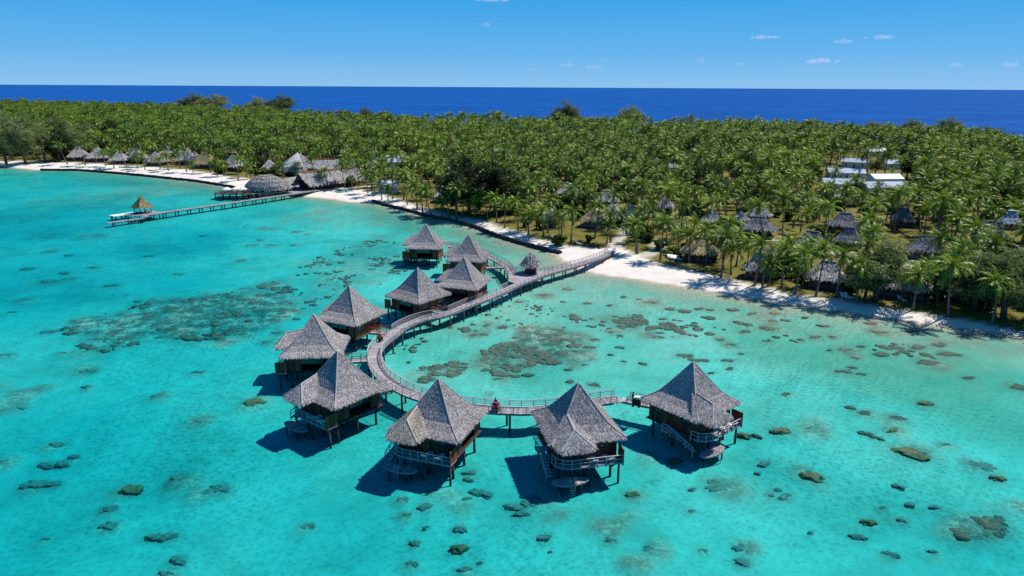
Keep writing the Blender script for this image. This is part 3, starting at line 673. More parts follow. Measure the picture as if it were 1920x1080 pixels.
# ------------------------------------------------------------------ boardwalk
ZD=2.2
def spline(px,z,n=6):
    P=[at(x,y,z) for x,y in px];out=[]
    for i in range(len(P)-1):
        p0=P[max(i-1,0)];p1=P[i];p2=P[i+1];p3=P[min(i+2,len(P)-1)]
        for k in range(n):
            t=k/n;out.append(.5*((2*p1)+(p2-p0)*t+(2*p0-5*p1+4*p2-p3)*t*t+(3*p1-p0-3*p2+p3)*t**3))
    out.append(P[-1]);return out
def offs(P,o):
    r=[]
    for i,p in enumerate(P):
        d=(P[min(i+1,len(P)-1)]-P[max(i-1,0)]);d.z=0;d.normalize();r.append(p+Vector((-d.y,d.x,0))*o)
    return r
def resample(P,step):
    out=[P[0].copy()];acc=0
    for p,q in zip(P,P[1:]):
        L=(q-p).length
        if L<1e-6:continue
        s=step-acc
        while s<=L:out.append(p.lerp(q,s/L));s+=step
        acc=L-(s-step)
    return out
def planks(b,P,w,th=.08,step=.22,seed=0,zoff=0):
    rg=random.Random(seed);Q=resample(P,step)
    for p,q in zip(Q,Q[1:]):
        d=q-p;rz=math.atan2(d.y,d.x);c=(p+q)/2
        b.box((c.x,c.y,c.z-th/2+zoff+rg.uniform(-.006,.006)),(d.length-.012,w+rg.uniform(-.03,.03),th),rz,rg.random())
def joists(b,P,w):
    for o in(-w/2+.15,w/2-.15):
        Q=[p-Vector((0,0,.22)) for p in resample(offs(P,o),1.5)]
        for p,q in zip(Q,Q[1:]):b.bar(p,q,.14,.26,.2)
MAINPX=[(1147,465),(1133,479),(1107,489),(1078,498),(1048,506),(1018,515),(998,523),(969,534),(939,548.5),(909,561),(880,571),(836,589),(793,598),(757,612),(732,631),(711,648),(702,667),(706,688),(721,708),(744,724),(778,740),(840,757),(912,766),(955,768.5),(993,769),(1060,763),(1132,750.5),(1163,748)]
MP=spline(MAINPX,ZD);W=2.3
for i,p in enumerate(MP[:6]):p.z=ZD-.75*(1-i/6)
BRPX=[(966,527),(958,512),(950,500),(940,492.5),(929,487),(916,480),(897,472),(873,465),(852,461.5),(836,461)]
BP=spline(BRPX,ZD)
bw=empty('boardwalk',(0,0,0),0,'long curving grey boardwalk on stilts linking the beach to the overwater bungalows','boardwalk')
b=MB();planks(b,MP,W,seed=1);joists(b,MP,W);b.build('main_deck',M['deck'],bw)
b=MB();planks(b,BP,2.0,seed=2,zoff=.012);joists(b,BP,2.0);b.build('branch_deck',M['deck'],bw)
b=MB();tri=[at(x,y,ZD+.004) for x,y in((955,507),(975,508),(1003,507),(1040,508),(1010,518),(975,532),(955,528))]
n=len(tri);b.add([*tri]+[p-Vector((0,0,.16)) for p in tri],[tuple(range(n)) if True else 0,tuple(range(n,2*n))[::-1]]+[(i,n+i,n+(i+1)%n,(i+1)%n) for i in range(n)],.6)
b.build('junction_deck',M['deck'],bw)
# access footbridges
BR={}
def nearest(P,q):return min(P,key=lambda p:(Vector((p.x,p.y))-Vector((q.x,q.y))).length)
for key in 'JIHGFEDCB':
    a=bl(key,-4.2,0,ZD);P=MP if key not in 'B' else BP
    q=nearest(P,a)
    if key=='J':q=MP[-1]
    d=(q-a);d.z=0
    if d.length<.3:continue
    pts=[a+Vector((0,0,.05)),q+Vector((0,0,.004))]
    b=MB();planks(b,pts,1.5,seed=ord(key),zoff=.02);joists(b,pts,1.4);bo=b.build('footbridge',M['deck'],bw)
    dn=d.normalized();end=q-dn*1.2
    for o in(-.72,.72):
        rb=MB();pp=offs([a+Vector((0,0,.05)),end],o);rail(rb,pp,1.0,2,1.4,.07,.09);rb.build('railing',M['railgrey'] if key!='E' else M['rail_red'],bo)
    BR[key]=(a,q)
# railings of the walk: outer side broken where footbridges leave
def railing_runs(P,o,gaps,gw=1.3):
    Q=resample(offs(P,o),.7);runs=[[]]
    for p in Q:
        if any((Vector((p.x-g.x,p.y-g.y))).length<gw for g in gaps):
            if len(runs[-1])>0:runs.append([])
        else:runs[-1].append(p)
    return [r for r in runs if len(r)>2]
gaps=[]
for key,(a,q) in BR.items():
    d=a-q;d.z=0;d.normalize();gaps.append(q+d*W/2)
jn=[MP[i] for i in range(len(MP)) if 960<proj(MP[i])[0]<1022 and proj(MP[i])[1]<540]
for o,nm in((W/2-.06,'handrail'),(-W/2+.06,'handrail')):
    for run in railing_runs(MP,o,gaps+([p+Vector((-.5,.9,0)) for p in jn] if o<0 else [p+Vector((-.4,1.,0)) for p in jn])):
        b=MB();rail(b,run,1.0,3,1.7,.08,.11);b.build('railing',M['rail'],bw)
for o in(.94,-.94):
    for run in railing_runs(BP[4:],o,gaps,1.1):
        b=MB();rail(b,run,1.0,2,1.7,.07,.09);b.build('railing',M['railgrey'],bw)
b=MB();rail(b,[at(x,y,ZD) for x,y in((957,507.5),(977,508.5),(1003,507.5),(1038,507.5))],1.,3,1.5,.07,.08);b.build('railing',M['railgrey'],bw)
ns=0
sm={}
def stilt(p,par,r=.15):
    b=MB();b.tube([(0,0,-3.6-0),(0,0,-.3)],[r*1.08,r],8,.5)
    if r not in sm:sm[r]=b.mesh('stilt',M['stilt'],True)
    o=bpy.data.objects.new('stilt',sm[r]);o.location=p;link(o,par)
for P,w_,st in((MP,W,4.3),(BP[6:],2.,4.3)):
    for o in(w_/2-.12,-w_/2+.12):
        for p in resample(offs(P,o),st):stilt(p,bw)
# ------------------------------------------------------------------ small hut on the boardwalk junction
def round_hut(loc,rz,s,label,wallm,roofm,kind='hut'):
    e=empty('small_hut',loc,rz,label,'hut');b=MB()
    b.lathe([(1.25,0),(1.25,2.3)],8,(0,0,0),.4);b.build('wall',wallm,e)
    b=MB();b.box((1.17,0,1.0),(.1,.85,1.95),0,.8);b.build('door',M['dark'],e)
    b=MB();pr=[(1.95,2.05),(1.35,2.75),(.75,3.6),(.1,4.55)];n=14;tr=[]
    b.lathe(pr,n,(0,0,0),.35)
    for (r0,z0),(r1,z1) in zip(pr,pr[1:]):
        for k in range(n):
            a0,a1=2*math.pi*k/n,2*math.pi*(k+1)/n;p=lambda r,a,z:(r*math.cos(a),r*math.sin(a),z)
            tr+=[(p(r0,a0,z0),p(r0,a1,z0),p(r1,a1,z1)),(p(r0,a0,z0),p(r1,a1,z1),p(r1,a0,z1))]
    blades(b,tr,800,5,.8,.13,.22)
    ed=[((pr[0][0]*math.cos(2*math.pi*k/n),pr[0][0]*math.sin(2*math.pi*k/n),pr[0][1]),(pr[0][0]*math.cos(2*math.pi*(k+1)/n),pr[0][0]*math.sin(2*math.pi*(k+1)/n),pr[0][1])) for k in range(n)]
    fringe(b,ed,3,.07,.4);b.build('roof',roofm,e);e.scale=(s,s,s);return e
hp=at(995,512,ZD+.02)
round_hut(hp,R(-100),1.12,'little round hut with shaggy thatched cap standing on the boardwalk junction',M['wall'],M['thatch'])
# planter / bushy pot next to it is grey brush
# ------------------------------------------------------------------ jetty with its pavilion
ZJ=1.7
jt=empty('jetty',(0,0,0),0,'long straight grey jetty on square frames running out from the restaurant into the lagoon','jetty')
JP=[at(x,y,ZJ) for x,y in((592,356),(564,361),(420,382),(305,398),(268,404))]
b=MB();planks(b,JP,2.6,.12,.45,11);joists(b,JP,2.5);b.build('pier_deck',M['pier'],jt)
fr=resample(JP,4.6)
for i,p in enumerate(fr[2:]):
    q=fr[min(i+3,len(fr)-1)];d=(fr[-1]-fr[0]).normalized();sd_=Vector((-d.y,d.x,0))
    b=MB()
    for s in(-.95,.95):b.tube([p+sd_*s+Vector((0,0,-3.2)),p+sd_*s+Vector((0,0,-.2))],[.2,.2],7,.4)
    b.bar(p-sd_*1.3+Vector((0,0,-.42)),p+sd_*1.3+Vector((0,0,-.42)),.28,.3,.3)
    b.build('pier_frame',M['stilt'],jt)
low=[at(x,y,.9) for x,y in((270,409),(200,418))]
b=MB();planks(b,low,2.2,.12,.45,12);joists(b,low,2.0);b.build('lower_landing',M['pier'],jt)
for p in resample(low,5.)[1:]:
    b=MB();d=(low[1]-low[0]).normalized();sd_=Vector((-d.y,d.x,0))
    for s in(-.8,.8):b.tube([p+sd_*s+Vector((0,0,-2.6)),p+sd_*s],[.18,.18],7,.4)
    b.build('pier_frame',M['stilt'],jt)
pc=at(265,400.5,ZJ);d=(JP[0]-JP[-1]).normalized();jr=math.atan2(d.y,d.x)
b=MB();b.box((pc.x,pc.y+1.2,ZJ-.05),(9.5,7.5,.14),jr,.5);b.build('platform_deck',M['pier'],jt)
for dx in(-4,0,4):
    for dy in(-2.5,3.5):stilt(pc+Vector((dx,dy+1,-.1)),jt,.17)
b=MB();sp=[at(277,405,ZJ),at(262,411,.9)]
for k in range(6):
    q=sp[0].lerp(sp[1],(k+.5)/6);b.box((q.x,q.y,q.z),(.5,1.6,.06),jr,.8)
b.bar(sp[0]+Vector((0,-.8,.0)),sp[1]+Vector((0,-.8,0)),.1,.2);b.build('steps',M['rail'],jt)
wp=at(231,402,1.0)
e=empty('floating_pontoon',(wp.x,wp.y,0),jr,'low white swim pontoon moored beside the jetty pavilion','pontoon')
b=MB();b.box((0,0,1.0),(8.2,3.6,.22),0,.5);b.box((0,0,1.125),(7.9,3.3,.03),0,.6);b.build('deck_surface',M['white'],e)
for dx in(-3.4,0,3.4):
    for dy in(-1.3,1.3):
        b=MB();b.lathe([(.3,-.25),(.34,.2),(.3,.9)],8,(dx,dy,0));b.build('float_drum',M['stilt'],e)
e=empty('jetty_pavilion',(pc.x,pc.y+1.2,ZJ+.02),jr,'open square pavilion with golden thatched roof at the tip of the jetty','pavilion')
b=MB();pyr_roof(b,[(2.45,2.4),(1.8,3.3),(.9,4.6),(.12,5.9)],900,61,.8);b.build('roof',M['thatch_gold'],e)
for sx in(-1,1):
    for sy in(-1,1):
        b=MB();b.tube([(sx*1.9,sy*1.9,0),(sx*1.9,sy*1.9,3.2)],[.15,.13],8);b.build('post',M['stilt'],e)
b=MB()
for sx in(-1,1):b.box((sx*1.5,0,.45),(.6,2.9,.12),0,.5);b.box((sx*1.5,-1.2,.2),(.5,.15,.4));b.box((sx*1.5,1.2,.2),(.5,.15,.4))
b.build('bench',M['stilt'],e)
for kx,(x,y) in enumerate([(322,394)]):
    p=at(x,y,ZJ)
# ------------------------------------------------------------------ restaurant by the jetty
def ell_roof(b,prof,sx,sy,seed,nb,n=20,ln=.9):
    tr=[];b.lathe(prof,n,(0,0,0),.35,sx,sy)
    P=lambda r,k,z:(r*math.cos(2*math.pi*k/n)*sx,r*math.sin(2*math.pi*k/n)*sy,z)
    for (r0,z0),(r1,z1) in zip(prof,prof[1:]):
        for k in range(n):tr+=[(P(r0,k,z0),P(r0,k+1,z0),P(r1,k+1,z1)),(P(r0,k,z0),P(r1,k+1,z1),P(r1,k,z1))]
    blades(b,tr,nb,seed,ln,.2,.12);fringe(b,[(P(prof[0][0],k,prof[0][1]),P(prof[0][0],k+1,prof[0][1])) for k in range(n)],seed,.22,.45)
HUTS=[]   # (x,y,radius) kept clear of palms
LM=[]     # named landmarks used in labels
def gable_roof(b,L,Wd,ze,zr,seed,nb,over=1.2,curve=.25):
    pr=[(1,ze),(.55,ze+(zr-ze)*(.45-curve*.3)),(.25,ze+(zr-ze)*(.75-curve*.12)),(0,zr)];tr=[]
    for sg in(-1,1):
        for (a,z0),(c,z1) in zip(pr,pr[1:]):
            e0=L/2+over*(1-a*.6);e1=L/2+over*(1-c*.6)
            q=[(-e0,sg*a*Wd/2,z0),(e0,sg*a*Wd/2,z0),(e1,sg*c*Wd/2,z1),(-e1,sg*c*Wd/2,z1)]
            b.add(q,[(0,1,2,3) if sg<0 else (3,2,1,0)],.35);tr+=[(q[0],q[1],q[2]),(q[0],q[2],q[3])]
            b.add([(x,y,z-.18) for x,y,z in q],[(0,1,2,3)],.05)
    blades(b,tr,nb,seed,1.,.2,.1)
    e0=L/2+over*.4
    fringe(b,[((-e0,-Wd/2,ze),(e0,-Wd/2,ze)),((e0,Wd/2,ze),(-e0,Wd/2,ze))],seed,.25,.45)
def place(px,py,z):
    p=at(px,py,z);return p
# oval pavilion on piles
c=at(494,345,5.2);x0=at(451,353,3.6);x1=at(540,351,3.6);rx=(x1-x0).length/2
oc=Vector(((x0.x+x1.x)/2,(x0.y+x1.y)/2+3.5,0))
rp=empty('restaurant_pavilion',(oc.x,oc.y,0),R(8),'large oval grey thatched restaurant pavilion on piles at the foot of the jetty','restaurant')
b=MB();ell_roof(b,[(rx,3.2),(rx*.90,4.8),(rx*.72,6.4),(rx*.50,7.6),(rx*.26,8.3),(.3,8.6)],1,.62,71,2600,24,1.1);b.build('roof',M['thatch_rest'],rp)
b=MB();b.lathe([(rx*.96,1.5),(rx*.96,1.8)],24,(0,0,0),.5,1,.62);b.build('floor',M['pier'],rp)
for k in range(16):
    a=2*math.pi*k/16;b=MB();b.tube([(rx*.86*math.cos(a),rx*.86*.62*math.sin(a),-2.5),(rx*.86*math.cos(a),rx*.86*.62*math.sin(a),4.2)],[.17,.15],7);b.build('post',M['stilt'],rp)
b=MB();b.lathe([(rx*.72,1.8),(rx*.72,3.2)],20,(0,0,0),.3,1,.6);b.build('wall',M['wall'],rp)
LM.append(('the oval restaurant roof',oc.x,oc.y));HUTS.append((oc.x,oc.y,rx+2))
# link roof
a0=at(524,351,3.6);a1=at(560,344,3.6);mid=(a0+a1)/2;dv=a1-a0;ang=math.atan2(dv.y,dv.x)
lk=empty('covered_walkway',(mid.x,mid.y+3.2,0),ang,'low thatched link roof between the oval pavilion and the long hall','walkway')
b=MB();gable_roof(b,dv.length+3,7,3.7,6.6,72,900,.4);b.build('roof',M['thatch_rest'],lk)
for sx in(-1,-.33,.33,1):
    for sy in(-1,1):
        b=MB();b.tube([(sx*dv.length/2,sy*2.9,-1.5),(sx*dv.length/2,sy*2.9,4.2)],.14,7);b.build('post',M['stilt'],lk)
b=MB();b.box((0,0,1.55),(dv.length+3,6.4,.2));b.build('floor',M['pier'],lk)
# long hall
a0=at(578,350,3.4);a1=at(676,337.5,3.4);dv=a1-a0;ang=math.atan2(dv.y,dv.x);nv=Vector((-dv.y,dv.x,0)).normalized();mid=(a0+a1)/2+nv*5+dv.normalized()*1
lh=empty('reception_hall',(mid.x,mid.y,1.),ang,'long thatched reception hall with patched reddish ridge and overhanging gable ends','hall')
b=MB();gable_roof(b,dv.length,11.5,2.6,7.9,73,3200,2.2);b.build('roof',M['thatch_rest'],lh)
b=MB()
for k in range(14):
    b.box((-dv.length/2+dv.length*(k+.5)/14,random.uniform(-.2,.2)+.3,7.85),(dv.length/14*.97,1.7,.2),0,random.random())
b.build('ridge_cap',M['redroof'],lh)
b=MB();b.box((0,0,1.3),(dv.length-3,9.5,2.6),0,.3)
for sg in(-1,1):
    b.add([(sg*(dv.length/2-.6),-5,2.6),(sg*(dv.length/2-.6),5,2.6),(sg*(dv.length/2-.6),0,6.9)],[(0,1,2)],.1)
b.build('wall',M['wall'],lh)
for k in range(8):
    x=-dv.length/2+1+(dv.length-2)*k/7;b=MB();b.tube([(x,-5.9,-.5),(x,-5.9,3.4)],.15,7);b.build('post',M['stilt'],lh)
LM.append(('the long reception hall',mid.x,mid.y))
for t_ in(-.4,-.2,0,.2,.4):HUTS.append((mid.x+dv.x*t_,mid.y+dv.y*t_,8.5))
q=at(560,309,6)
rr=empty('rear_hall',(q.x,q.y,1.2),0,'rounded grey thatched hall with pale new patch rising behind the long hall','hall')
b=MB();ell_roof(b,[(11.5,2.6),(9.5,4.4),(6.5,6.8),(3,9.2),(.3,10.8)],1,.8,74,1800,20,1.1);b.build('roof',M['thatch_rest'],rr)
b=MB();b.lathe([(9.5,0),(9.5,2.8)],20,(0,0,0),.3,1,.8);b.build('wall',M['wall'],rr)
b=MB();tr=[]
for k in range(6):
    for (r0,z0),(r1,z1) in zip([(9.62,4.45),(6.65,6.85),(3.1,9.3)],[(6.65,6.85),(3.1,9.3),(.4,10.9)]):
        a_=[-2.3+.2*(k),-2.3+.2*(k+1)];P=lambda r,a,z:(r*math.cos(a),r*.8*math.sin(a),z+.06)
        q_=[P(r0,a_[0],z0),P(r0,a_[1],z0),P(r1,a_[1],z1),P(r1,a_[0],z1)];b.add(q_,[(0,1,2,3)],.9);tr+=[(q_[0],q_[1],q_[2]),(q_[0],q_[2],q_[3])]
blades(b,tr,300,3,.9,.2,.08);b.build('roof_patch',M['whitewall'],rr)
HUTS.append((q.x,q.y,12));LM.append(('the rounded rear hall',q.x,q.y))
VIEWS=[(q.x,q.y,11,45)]
q2=at(600,311,5.5);kh=empty('kitchen_hall',(q2.x,q2.y,1.2),R(12),'brownish thatched kitchen hall joined behind the long reception hall','hall')
b=MB();gable_roof(b,17,11,2.8,7.6,77,1500,1.2);b.build('roof',M['thatch_tan'] if False else M['thatch_far'],kh)
b=MB();b.box((0,.4,7.55),(16,1.5,.2),0,.5);b.build('ridge_cap',M['redroof'],kh)
b=MB();b.box((0,0,1.4),(15.5,8.5,2.8),0,.3);b.build('wall',M['wall'],kh)
HUTS.append((q2.x-5,q2.y,8));HUTS.append((q2.x+5,q2.y,8));VIEWS.append((q2.x,q2.y,9,40))
q3=at(640,306,5);sh=empty('service_shed',(q3.x,q3.y,1.2),R(20),'dark low roofed service shed at the right rear of the reception hall','shed')
b=MB();gable_roof(b,13,8,2.6,5.6,78,700,1.);b.build('roof',M['thatch_far'],sh);b=MB();b.box((0,0,1.3),(12,6.2,2.6),0,.3);b.build('wall',M['wall'],sh)
HUTS.append((q3.x,q3.y,8));VIEWS.append((q3.x,q3.y,7,30));VIEWS.append((mid.x,mid.y,14,22))
# terrace over the water with three umbrellas
a0=at(407,361.5,1.9);a1=at(478,360,1.9);tc=(a0+a1)/2
tr_=empty('restaurant_terrace',(tc.x,tc.y,0),R(4),'dark railed dining terrace on piles over the lagoon beside the jetty','terrace')
Lx=(a1-a0).length;b=MB()
for k in range(30):b.box((-Lx/2+Lx*(k+.5)/30,0,1.8),(Lx/30-.02,11,.14),0,random.random())
b.build('terrace_deck',M['stilt'],tr_)
b=MB();rail(b,[(Lx/2,-5.4,1.88),(-Lx/2+.1,-5.4,1.88),(-Lx/2+.1,5.4,1.88),(Lx/2,5.4,1.88)],1.1,2,2.0,.12,.14);b.build('railing',M['railgrey'],tr_)
for k in range(6):
    for sy in(-4.8,4.8):
        x=-Lx/2+.6+(Lx-1.2)*k/5;b=MB();b.tube([(x,sy,-2.5),(x,sy,1.75)],.18,7);b.build('stilt',M['stilt'],tr_)
for i,(ux,uy) in enumerate(((425,354),(443,353),(455,353.5))):
    p=at(ux,uy,4.3);e=empty('patio_umbrella',(p.x,p.y,1.88),i*.5,['white square umbrella nearest the seaward rail of the dining terrace','white umbrella in the middle of the three on the dining terrace','white umbrella against the oval roof on the dining terrace'][i],'umbrella','white umbrellas on the dining terrace')
    b=MB();b.lathe([(1.9,2.25),(1.3,2.6),(.6,2.95),(.03,3.1)],8,(0,0,0),.6);b.build('canopy',M['canvas'],e)
    b=MB();b.tube([(0,0,0),(0,0,3.15)],.05,6);b.lathe([(.4,0),(.4,.1)],8);b.build('pole',M['rail'],e)
for i,(tx,ty) in enumerate(((418,361),(432,360),(447,359),(462,361),(440,364),(456,365))):
    p=at(tx,ty,1.9);e=empty('dining_table',(p.x,p.y,1.88),i,'dark dining table with bench seats on the railed terrace','table','dining tables on the terrace')
    b=MB();b.box((0,0,.74),(1.1,1.1,.06));b.build('tabletop',M['wall'],e)
    b=MB();b.tube([(0,0,0),(0,0,.72)],.06,6);b.build('leg',M['stilt'],e)
    for s in(-1,1):
        b=MB();b.box((s*.85,0,.44),(.38,1.1,.06));b.box((s*.85,.45,.2),(.3,.06,.42));b.box((s*.85,-.45,.2),(.3,.06,.42));b.build('bench_seat',M['wall'],e)
p=at(588,356,1.5);e=empty('landing_terrace',(p.x,p.y,0),ang,'pale paved landing where the jetty reaches the reception hall','terrace')
b=MB();b.box((0,1,1.42),(22,9,.25),0,.7);b.build('paving',M['pier'],e)
b=MB();rail(b,[(-8,5,1.55),(8,5,1.55)],1.0,2,2);b.build('railing',M['railgrey'],e)
# ------------------------------------------------------------------ beach huts, villas and houses among the palms
def hut_pyr(e,wd,roofm,wallm,seed,dp=1.,hr=.62,hwall=2.5,porch=True):
    a=wd/2
    b=MB();pyr_roof(b,[(a,hwall),(a*.72,hwall+wd*.13),(a*.42,hwall+wd*.30),(a*.06,hwall+wd*hr*.82)],650,seed,.85,1,dp);b.build('roof',roofm,e)
    hw=a*.74;hd=hw*dp
    for i,(cx,cy,L,rz) in enumerate(((0,-hd,2*hw,0),(hw,0,2*hd,math.pi/2),(0,hd,2*hw,math.pi),(-hw,0,2*hd,-math.pi/2))):
        b=MB();n=10
        for k in range(n):b.box((-L/2+L*(k+.5)/n,0,hwall/2+.1),(L/n-.02,.12,hwall+.2),0,random.Random(k+i).random())
        w_=b.build('wall',wallm,e,(cx,cy,0));w_.rotation_euler=(0,0,rz)
        if i in(0,3,1):
            g=MB();g.box((-L*.22,-.09,1.5),(L*.26,.06,1.1));fo=g.build('window',M['dark'],w_)
            g=MB();g.box((-L*.22,-.13,1.5),(L*.23,.03,.95));g.build('pane',M['glass'],fo)
        if i==0:
            g=MB();g.box((L*.2,-.09,1.05),(1.,.07,2.1),0,.7);dd=g.build('door',M['panel'],w_)
            g=MB();g.box((L*.2+.35,-.15,1.05),(.06,.08,.2));g.build('handle',M['rail'],dd)
    b=MB();b.box((0,-.12*wd,.08),(wd*.9,wd*dp*1.05,.25),0,.4);b.build('floor_deck',M['stilt'],e)
    if porch:
        b=MB();rail(b,[(-a*.8,-a*dp*1.0,.2),(a*.8,-a*dp*1.0,.2)],.9,2,1.6,.1,.12);b.build('porch_railing',M['railgrey'],e)
        for sx in(-.8,.8):
            b=MB();b.tube([(sx*a,-a*dp*.92,0),(sx*a,-a*dp*.92,hwall+.2)],.11,6);b.build('porch_post',M['stilt'],e)
def hut_hip(e,wd,dp,roofm,wallm,seed,hwall=2.6,hr=3.4):
    a,c=wd/2,dp/2;rl=max(.4,a-c*.85);b=MB()
    E_=[(-a,-c,hwall),(a,-c,hwall),(a,c,hwall),(-a,c,hwall)];m0=[(-a*.62-rl*.38*0,-c*.5,hwall+hr*.42),(a*.62,-c*.5,hwall+hr*.42),(a*.62,c*.5,hwall+hr*.42),(-a*.62,c*.5,hwall+hr*.42)]
    r0=(-rl,0,hwall+hr);r1=(rl,0,hwall+hr);tr=[]
    for k in range(4):
        q=(E_[k],E_[(k+1)%4],m0[(k+1)%4],m0[k]);b.add(q,[(0,1,2,3)],.35);tr+=[(q[0],q[1],q[2]),(q[0],q[2],q[3])]
    for q in((m0[0],m0[1],r1,r0),(m0[2],m0[3],r0,r1)):b.add(q,[(0,1,2,3)],.35);tr+=[(q[0],q[1],q[2]),(q[0],q[2],q[3])]
    for q in((m0[1],m0[2],r1),(m0[3],m0[0],r0)):b.add(q,[(0,1,2)],.35);tr.append(q)
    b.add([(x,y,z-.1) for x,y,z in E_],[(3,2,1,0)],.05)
    blades(b,tr,900,seed,.9,.18,.1);fringe(b,[(E_[k],E_[(k+1)%4]) for k in range(4)],seed,.3,.4)
    b.tube([(-rl-.2,0,hwall+hr+.02),(rl+.2,0,hwall+hr+.02)],.2,6,.75);b.build('roof',roofm,e)
    hw,hd=a*.78,c*.76
    for i,(cx,cy,L,rz) in enumerate(((0,-hd,2*hw,0),(hw,0,2*hd,math.pi/2),(0,hd,2*hw,math.pi),(-hw,0,2*hd,-math.pi/2))):
        b=MB();n=14
        for k in range(n):b.box((-L/2+L*(k+.5)/n,0,hwall/2+.1),(L/n-.02,.12,hwall+.2),0,random.Random(k+i).random())
        w_=b.build('wall',wallm,e,(cx,cy,0));w_.rotation_euler=(0,0,rz)
        for wx in((-.28,.28) if i%2==0 else(0,)):
            g=MB();g.box((wx*L,-.09,1.55),(L*.2,.06,1.1));fo=g.build('window',M['dark'],w_)
            g=MB();g.box((wx*L,-.13,1.55),(L*.17,.03,.95));g.build('pane',M['glass'],fo)
        if i==0:
            g=MB();g.box((0,-.09,1.05),(1.1,.07,2.1),0,.7);dd=g.build('door',M['panel'],w_)
            g=MB();g.box((.38,-.15,1.05),(.06,.08,.2));g.build('handle',M['rail'],dd)
    b=MB();b.box((0,-.1*dp,.08),(wd*.92,dp*1.1,.25),0,.4);b.build('floor_deck',M['stilt'],e)
    b=MB();rail(b,[(-a*.8,-c*1.08,.2),(a*.8,-c*1.08,.2)],.9,2,1.8,.1,.12);b.build('porch_railing',M['railgrey'],e)
def house(e,L,Wd,roofm,wallm,hw=3.0,hr=1.7):
    b=MB();ov=.7;a,c=L/2+ov,Wd/2+ov
    for sg in(-1,1):
        q=[(-a,sg*c,hw-.15),(a,sg*c,hw-.15),(a,0,hw+hr),(-a,0,hw+hr)];b.add(q+[(x,y,z-.14) for x,y,z in q],[(0,1,2,3),(7,6,5,4),(0,4,5,1),(1,5,6,2),(3,2,6,7),(0,3,7,4)],.5)
        for k in range(int(L/.8)):
            x=-a+.4+k*(2*a-.8)/int(L/.8);b.bar((x,sg*c,hw-.12),(x,0,hw+hr+.03),.06,.06,.7)
    b.bar((-a,0,hw+hr+.06),(a,0,hw+hr+.06),.35,.1,.8);b.build('roof',roofm,e)
    for i,(cx,cy,Ln,rz) in enumerate(((0,-Wd/2,L,0),(L/2,0,Wd,math.pi/2),(0,Wd/2,L,math.pi),(-L/2,0,Wd,-math.pi/2))):
        b=MB();b.box((0,0,hw/2),(Ln+.1,.2,hw),0,.5)
        if i%2:b.add([(-Ln/2,.0,hw),(Ln/2,.0,hw),(0,.0,hw+hr*Wd/(Wd+1.4)-.1)],[(0,1,2)],.5)
        w_=b.build('wall',wallm,e,(cx,cy,0));w_.rotation_euler=(0,0,rz)
        nw=3 if i%2==0 else 1
        for k in range(nw):
            x=-Ln/2+Ln*(k+.5)/nw
            if i==0 and k==1:
                g=MB();g.box((x,-.13,1.05),(1.,.07,2.1));dd=g.build('door',M['panel'],w_);g=MB();g.box((x+.35,-.19,1.),(.06,.06,.2));g.build('handle',M['rail'],dd);continue
            g=MB();g.box((x,-.12,1.7),(1.5,.06,1.2),0,.9);fo=g.build('window',M['white'],w_)
            g=MB();g.box((x,-.16,1.7),(1.3,.03,1.0));g.build('pane',M['glass'],fo)
